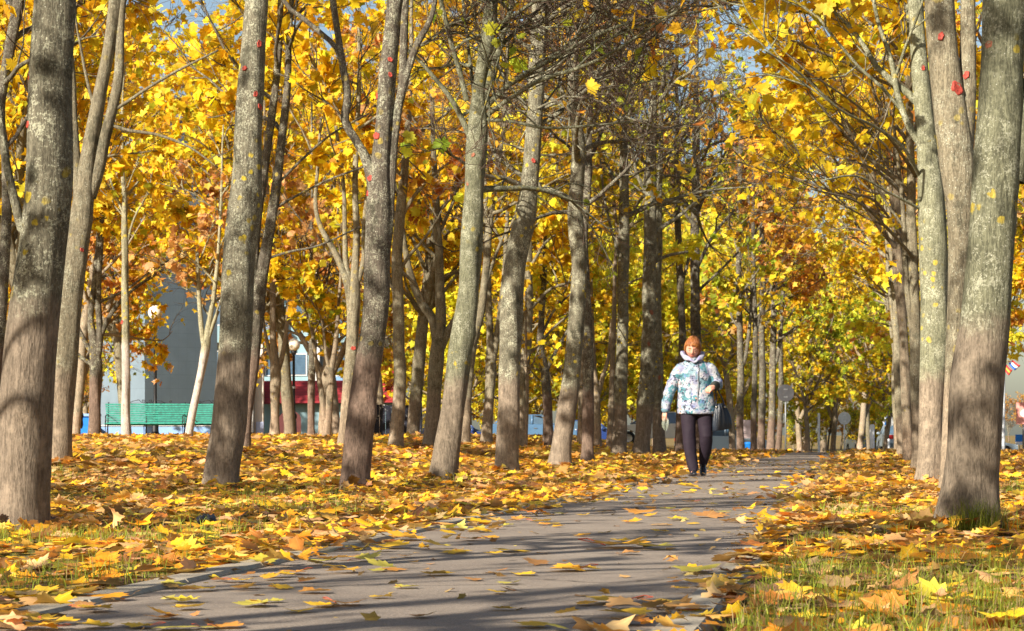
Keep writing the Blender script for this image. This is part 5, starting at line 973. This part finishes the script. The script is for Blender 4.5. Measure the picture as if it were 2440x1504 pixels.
def head_pts(nu, nv, extra):
    u = np.linspace(0, np.pi, nu)[:, None]; v = np.linspace(0, 2 * np.pi, nv, endpoint=False)[None]
    x = np.sin(u) * np.sin(v); y = -np.sin(u) * np.cos(v); z = np.cos(u) * np.ones_like(v)       # v=0 faces -y
    low = np.clip(-z, 0, 1); fr = np.clip(-y, 0, 1)
    X = .074 * x * (1 - .34 * low ** 1.6) * (1 + .03 * np.exp(-((z + .25) / .2) ** 2)); Y = .094 * y * (1 - .10 * low * (y > 0) - .06 * low * fr); Z = .112 * z
    Y += .006 * low * fr
    def g(cx, cz, sx, sz): return np.exp(-((X - cx) / sx) ** 2 - ((Z - cz) / sz) ** 2) * (y < 0)
    Y -= .024 * g(0, -.018, .009, .016) + .010 * g(0, .010, .007, .022) + .006 * g(.012, -.024, .006, .007) + .006 * g(-.012, -.024, .006, .007)
    Y += .009 * g(.030, .010, .014, .010) + .009 * g(-.030, .010, .014, .010)                    # sockets
    Y -= .004 * g(.030, .006, .010, .006) + .004 * g(-.030, .006, .010, .006)                    # lids
    Y -= .005 * g(.036, -.026, .016, .014) + .005 * g(-.036, -.026, .016, .014)                  # cheeks
    Y -= .006 * g(0, -.055, .016, .006) - .003 * g(0, -.0545, .018, .0018) + .006 * g(0, -.088, .014, .012) + .003 * g(0, .035, .04, .008)
    P = np.stack([X, Y, Z], -1); return P * extra(x, y, z)[..., None] if extra else P, x, y, z
def head_mesh(mb, extra=None, nu=60, nv=84):
    P, x, y, z = head_pts(nu, nv, extra); V = P.reshape(-1, 3) @ np.array(HM).T + np.array(HC); i = np.arange(nu - 1)[:, None] * nv; j = np.arange(nv)[None]; j2 = (j + 1) % nv
    mb.add(V, np.stack([i + j, i + nv + j, i + nv + j2, i + j2], -1).reshape(-1, 4))
head_mesh(body)
for s in (-1, 1):                                                    # ears
    e = np.array(HM @ Vector((s * .073, .008, -.005)) + HC); ctube(body, [(*(e + [0, 0, .022]), .007), (*(e + [s * .010, .004, .012]), .009), (*(e + [s * .009, .004, -.008]), .008), (*(e + [0, -.002, -.022]), .006)], 10, .006)
loft(body, [(.0, 0, .80, .15, .11), (.005, 0, .92, .16, .12), (0, 0, 1.06, .125, .10), (-.005, 0, 1.20, .15, .11), (-.005, 0, 1.30, .165, .09), (-.01, -.01, 1.345, .10, .07), (-.025, -.02, 1.39, .056, .056), (-.035, -.035, 1.45, .052, .055)])
ctube(body, [(-.16, 0, 1.28, .05), (-.25, .01, 1.15, .044), (-.305, 0, 1.03, .038), (-.345, -.02, .88, .032), (-.362, -.03, .765, .025)])
ctube(body, [(.155, 0, 1.28, .05), (.225, .02, 1.18, .044), (.262, .02, 1.10, .04), (.24, -.07, 1.075, .035), (.212, -.165, 1.060, .026)])
legs = (((-.085, 0, .85, .09), (-.083, -.02, .60, .072), (-.077, -.05, .43, .055), (-.063, -.06, .27, .044), (-.036, -.08, .10, .028)), ((.10, 0, .85, .09), (.112, .0, .62, .074), (.126, -.02, .455, .056), (.122, .05, .29, .042), (.102, .115, .15, .026)))
for l in legs: ctube(body, l)
ctube(body, [(-.035, -.06, .05, .035), (-.037, -.16, .035, .03)]); ctube(body, [(.100, .12, .11, .026), (.100, .07, .06, .022)])
def hand(mb, w, d, nrm, side, curl, sc_=1.0):
    """w wrist, d pointing to the knuckles, nrm out of the back of the hand; curled fingers"""
    d = Vector(d).normalized(); nrm = Vector(nrm); nrm = (nrm - nrm.dot(d) * d).normalized(); t = d.cross(nrm) * side; w = Vector(w)
    ctube(mb, [(*(w), .023 * sc_), (*(w + d * .03 + t * .006), .026 * sc_), (*(w + d * .058), .025 * sc_)], 12, .01); ctube(mb, [(*(w + d * .02 - t * .022), .016), (*(w + d * .072 - t * .026), .013)], 10, .01); ctube(mb, [(*(w + d * .02 + t * .020), .017), (*(w + d * .075 + t * .022), .014)], 10, .01)
    for k, L in enumerate((.070, .078, .073, .058)):
        b = w + d * (.074 - .004 * abs(k - 1.5)) + t * (.029 - .0195 * k); p = [(*b, .0098)]; a = R(14 + 4 * k); q = b; 
        for s, f in enumerate((.46, .30, .24)):
            dd = d * math.cos(a) - nrm * math.sin(a); q = q + dd * L * f; p.append((*q, .0094 - .0012 * s)); a += R(curl + 6 * k % 9)
        ctube(mb, p, 9, .006)
    b = w + d * .022 + t * .024; p1 = b + d * .022 + t * .020 - nrm * .012; p2 = p1 + d * .024 + t * .002 - nrm * .016; p3 = p2 + d * .016 - t * .008 - nrm * .010
    ctube(mb, [(*b, .013), (*p1, .0115), (*p2, .0105), (*p3, .009)], 9, .006)
hand(body, (-.363, -.03, .762), (-.10, -.12, -1), (-.75, -.6, .1), 1, 58)
hand(body, (.208, -.172, 1.058), (-.75, -.42, -.40), (.0, -.75, .75), 1, 52)
body_o = remeshed(body, 'body', SKIN, woman, .0045, 2)

# hair
HAIR = NT('auburn_hair', .45, .35); co = HAIR.coord(); f = HAIR.noise(HAIR.mapping(co, (1, 1, .22)), 160, 4, .7, .3); g = HAIR.noise(co, 14, 3); HAIR.color(HAIR.mix(HAIR.ramp(f, .35, .65), (.16, .05, .014), HAIR.mix(HAIR.ramp(g, .4, .65), (.34, .12, .03), (.48, .20, .05)))); HAIR.bump(f, .9, .004)
hr = MB()
def hair_extra(x, y, z):
    ang = np.arctan2(x, -y)                                          # 0 = front
    line = .55 - .30 * np.clip((np.abs(ang + .12) - .25) / .8, 0, 1) - 1.0 * sm(np.abs(ang), .95, 1.35) + .12 * np.cos(ang * 2.2 + 1.0) - .05 * np.sin(ang * 17)
    mk = sm(z - line, -.07, .03) * sm(z, -.74, -.62) ; bulk = 1.10 + .06 * sm(z, .1, .8) + .020 * np.sin(ang * 13 + 5 * z) + .014 * np.sin(ang * 29 - 7 * z)
    bulk = bulk + .05 * np.exp(-((z - line) / .12) ** 2) * (np.abs(ang) < 1.1); return .80 + (bulk - .80) * mk
head_mesh(hr, hair_extra, 80, 120); h = hr.build('hair', HAIR.m, woman, True)
mb = MB(); rg = np.random.default_rng(2)
for k in range(95):                                                 # loose locks of the side-swept fringe and over the ears
    a = rg.uniform(-1.1, 1.1) if k < 62 else rg.choice((-1, 1)) * rg.uniform(1.15, 1.7); z0 = rg.uniform(.62, .80) if k < 62 else rg.uniform(.3, .5); sw = .22 if k < 62 else 0; pts = []
    z1 = .44 - .25 * abs(a) * .3 + rg.uniform(-.05, .07) if k < 62 else -.30 + rg.uniform(-.12, .1)
    for t in np.linspace(0, 1, 6):
        zz = z0 + (z1 - z0) * t; aa = a + sw * t; rr2 = math.sqrt(max(0, 1 - zz * zz)); p = Vector((.074 * rr2 * math.sin(aa), -.094 * rr2 * math.cos(aa), .112 * zz)) * (1.15 + .03 * math.sin(t * 3)); p = HM @ p + HC; pts.append((*p, .0042 * (1 - .55 * t)))
    ctube(mb, pts, 6, .012)
mb.build('fringe', HAIR.m, h, True)
def hp(x, y, z): return HM @ Vector((x, y, z)) + HC
DARK = plain('eyelash_dark', (.06, .03, .025), .7)
for s in (-1, 1):
    mb = MB(); ctube(mb, [(*hp(s * .018, -.0875, .003), .0022), (*hp(s * .028, -.0880, -.0005), .0036), (*hp(s * .040, -.079, .003), .0012)], 6, .004); mb.build('eyelashes', DARK, woman, True)
    mb = MB(); ctube(mb, [(*hp(s * .014, -.0935, .022), .0022), (*hp(s * .028, -.0915, .027), .0032), (*hp(s * .044, -.081, .023), .0012)], 6, .004); mb.build('eyebrow', plain('brow_brown', (.20, .085, .04), .8), woman, True)
mb = MB(); ctube(mb, [(*hp(-.023, -.0835, -.0515), .0015), (*hp(-.010, -.0935, -.0525), .0034), (*hp(0, -.0955, -.0535), .0036), (*hp(.010, -.0935, -.0525), .0034), (*hp(.023, -.0835, -.0515), .0015)], 8, .004); mb.build('lips', plain('lips_rose', (.42, .07, .06), .4), woman, True)

# jacket
J = NT('patterned_jacket_fabric', .6, .25); co = J.coord(); wv = J.n('ShaderNodeVectorMath', operation='ADD', i_0=co, i_1=J.n('ShaderNodeVectorMath', operation='SCALE', i_0=J.n('ShaderNodeTexNoise', i_Vector=co, i_Scale=16.0, i_Detail=3.0).outputs[1], i_Scale=.05).outputs[0]).outputs[0]
def blob(scale, a, b, loc, det=3): return J.ramp(J.noise(J.mapping(wv, loc=loc), scale, det, .6), a, b)
c = J.mix(blob(9, .42, .6, (0, 0, 0)), (.42, .43, .46), (.22, .23, .34))
c = J.mix(blob(11, .50, .57, (3, 1, 2)), c, (.06, .18, .22)); c = J.mix(J.math('MULTIPLY', blob(7.5, .53, .62, (8, 3, 5)), .8), c, (.18, .28, .33)); c = J.mix(J.math('MULTIPLY', blob(14, .60, .66, (1, 9, 4)), .7), c, (.10, .14, .34))
c = J.mix(J.math('MULTIPLY', blob(10, .66, .70, (5, 5, 9)), .8), c, (.70, .25, .10)); ink = J.math('MULTIPLY', blob(38, .53, .57, (2, 7, 1), 5), blob(6, .42, .52, (4, 4, 4))); c = J.mix(J.math('MULTIPLY', ink, .95), c, (.02, .02, .04))
c = J.mix(J.math('MULTIPLY', blob(24, .64, .68, (9, 2, 6), 2), .8), c, (.54, .54, .57)); J.color(c); J.bump(J.noise(J.mapping(co, (1, 1, 1.6)), 13, 3), .55, .03); JM = J.m
mb = MB()
loft(mb, [(.016, .0, .735, .226, .150), (.016, 0, .76, .232, .156), (.012, 0, .84, .226, .152), (.005, 0, .95, .214, .146), (-.004, 0, 1.06, .196, .138), (-.008, -.005, 1.16, .192, .142), (-.006, -.005, 1.24, .196, .135), (-.004, 0, 1.30, .188, .115), (-.008, -.005, 1.345, .145, .09), (-.02, -.01, 1.385, .088, .075), (-.03, -.015, 1.41, .07, .068)], 40)
ctube(mb, [(-.15, 0, 1.285, .080), (-.20, .005, 1.22, .080), (-.25, .01, 1.13, .074), (-.300, .0, 1.02, .067), (-.338, -.015, .89, .060), (-.357, -.028, .79, .054)], 24)
ctube(mb, [(.145, 0, 1.285, .080), (.20, .01, 1.22, .080), (.238, .02, 1.14, .074), (.262, .0, 1.085, .070), (.245, -.06, 1.072, .062), (.228, -.105, 1.068, .056)], 24)
V = np.vstack(mb.v); V[:, :2] *= (1 + .012 * np.sin(V[:, 2:3] * 46 + 3 * V[:, 0:1] * 6) + .010 * np.sin(V[:, 2:3] * 83 + 2)); mb.v = [V]
jk = remeshed(mb, 'jacket', JM, woman, .007, 4)
mb = MB(); mb.tube([(.012 + .01 * k / 9, -.158 + .012 * abs(k - 5) / 5 + (.03 if k == 9 else 0), .742 + .065 * k) for k in range(10)], .0045, 8); mb.build('zip', plain('grey_zip', (.30, .30, .33), .4, .5), jk, True)
L = NT('lilac_hood_lining', .7, .2); f = L.noise(L.coord(), 18, 3); L.color(L.mix(L.ramp(f, .4, .65), (.36, .36, .44), (.24, .23, .40))); L.bump(f, .4, .02)
mb = MB(); hood = [(-.015, -.132, 1.355, .016), (-.072, -.118, 1.375, .022), (-.126, -.072, 1.412, .028), (-.146, .01, 1.450, .034), (-.112, .085, 1.455, .046), (-.035, .112, 1.45, .052), (.045, .085, 1.455, .046), (.080, .01, 1.450, .034), (.064, -.072, 1.410, .028), (.030, -.114, 1.375, .022), (-.005, -.134, 1.355, .016)]
ctube(mb, hood, 18); V = np.vstack(mb.v); V[:, 2] += .010 * np.sin(V[:, 0] * 60) ; mb.v = [V]; remeshed(mb, 'hood', L.m, woman, .006, 3)
mb = MB(); ctube(mb, [(.230, -.105, 1.070, .058), (.214, -.150, 1.062, .055)], 22, .01); mb.build('cuff', plain('dark_knit_cuff', (.028, .032, .028), .85), jk, True)
mb = MB(); ctube(mb, [(-.358, -.029, .785, .050), (-.361, -.030, .770, .046)], 20, .01); mb.build('cuff', plain('blue_grey_cuff', (.10, .18, .22), .8), jk, True)

# trousers and shoes
T = NT('aubergine_black_trousers', .75, .18); f = T.noise(T.coord(), 9, 4); T.color(T.mix(f, (.016, .011, .018), (.026, .018, .028))); T.bump(T.noise(T.mapping(T.coord(), (1, 1, 1.3)), 11, 2), .35, .02)
mb = MB(); loft(mb, [(.012, .0, .72, .19, .12), (.012, 0, .80, .19, .13), (.012, 0, .92, .17, .12)])
loft(mb, [(-.030, -.085, .055, .056, .064), (-.034, -.08, .11, .060, .066), (-.050, -.065, .20, .066, .070), (-.063, -.06, .28, .070, .073), (-.072, -.055, .38, .074, .076), (-.078, -.045, .46, .077, .080), (-.083, -.03, .60, .086, .09), (-.084, -.01, .72, .094, .10), (-.085, 0, .80, .095, .11)])
loft(mb, [(.100, .13, .10, .040, .048), (.103, .125, .15, .046, .054), (.115, .09, .23, .060, .066), (.122, .05, .31, .069, .073), (.126, .01, .40, .075, .078), (.124, -.015, .47, .079, .082), (.116, .0, .60, .090, .09), (.108, .0, .72, .096, .10), (.100, 0, .80, .095, .11)])
V = np.vstack(mb.v); V[:, :2] += (.006 * np.sin(V[:, 2] * 70 + V[:, 0] * 25) * sm(V[:, 2], .75, .3))[:, None]; mb.v = [V]; remeshed(mb, 'trousers', T.m, woman, .007, 4)
SH = plain('black_shoe_leather', (.014, .014, .018), .22, 0, .6)
for side, (x, y, z, pitch) in enumerate(((-.036, -.10, .0, 0), (.099, .09, .030, 26))):
    mb = MB(); loft(mb, [(0, .0, .0, .040, .115), (0, 0, .014, .043, .120), (0, -.005, .030, .042, .115), (0, .015, .052, .038, .092), (0, .045, .075, .034, .060), (0, .06, .095, .035, .045)], 24)
    V = np.vstack(mb.v); V[:, 0] *= 1 - .25 * sm(-V[:, 1], .05, .12); mb.v = [V]; mb.add(np.array([[-.036, .04, -.012], [.036, .04, -.012], [.036, .11, -.012], [-.036, .11, -.012], [-.036, .04, .01], [.036, .04, .01], [.036, .11, .01], [-.036, .11, .01]]), [[3, 2, 1, 0], [0, 1, 5, 4], [1, 2, 6, 5], [2, 3, 7, 6], [3, 0, 4, 7]])
    o = mb.build('shoe', SH, woman, True, loc=(x, y, z + .008)); o.rotation_euler = (R(pitch), 0, R(-4 if side else 5))

# handbag hung over the forearm
B = NT('navy_black_leather', .42, .35); f = B.noise(B.mapping(B.coord(), (1, 1, .25)), 20, 4, .6); B.color(B.mix(f, (.010, .014, .022), (.022, .030, .044))); B.bump(f, .5, .02)
bag = empty('handbag', (WX + .315, D0 - .06, WZ + .545), 'large dark navy leather handbag hanging from the forearm of the woman', 'handbag')
mb = MB(); rings = [(0, 0, 0, .108, .062), (0, 0, .012, .116, .070), (-.003, 0, .08, .117, .074), (-.010, 0, .16, .104, .066), (-.020, 0, .24, .080, .046), (-.030, 0, .30, .058, .022), (-.034, 0, .32, .050, .012)]; loft(mb, rings, 72)
V = np.vstack(mb.v); a = np.arctan2(V[:, 1] / .07, V[:, 0] / .11); fo = .07 * np.sin(a * 13 + V[:, 2] * 5) * sm(V[:, 2], .02, .15); V[:, 0] *= 1 + fo * .4; V[:, 1] *= 1 + fo * 1.6; V[:, 2] += V[:, 0] * .16; mb.v = [V]; mb.build('bag_body', B.m, bag, True)
for s, y in ((-1, -.03), (1, .03)):
    mb = MB(); mb.tube(cr(np.array([(-.075, y, .27, 0), (-.074, y, .36, 0), (-.078, y - .02, .44, 0), (-.072, y - .04, .505, 0), (-.060, y - .04, .515, 0), (-.045, y - .02, .46, 0), (.0, y, .37, 0), (.028, y, .27, 0)], float), .02)[:, :3], .0065, 8); mb.build('handle', B.m, bag, True)
mb = MB(); [mb.tube([(x, -.034, .262), (x, -.034, .285)], .012, 10) for x in (-.075, .028)]; mb.build('buckle', plain('dull_metal', (.4, .38, .33), .3, .9), bag, True)
# limp folded plastic bag in the other hand
Pm = NT('cloudy_plastic', .25, .5); Pm.color((.22, .25, .20)); Pm.b.inputs['Alpha'].default_value = .45; Pm.bump(Pm.noise(Pm.coord(), 40, 3), .8, .01)
pb = MB(); pr_ = [(.001, -.17), (.018, -.155), (.036, -.12), (.044, -.08), (.040, -.045), (.026, -.02), (.010, 0), (.006, .012), (.001, .014)]; pb.lathe(pr_, n=26); V = np.vstack(pb.v); V[:, 1] *= .28; V[:, 1] += .008 * np.sin(V[:, 0] * 120); V[:, 0] += .012 * np.sin(V[:, 2] * 16); pb.v = [V]
o = pb.build('plastic_bag', Pm.m, None, True, loc=(WX - .350, D0 - .065, WZ + .700)); prop(o, 'limp clear plastic bag dangling from the lowered hand of the woman', 'bag')
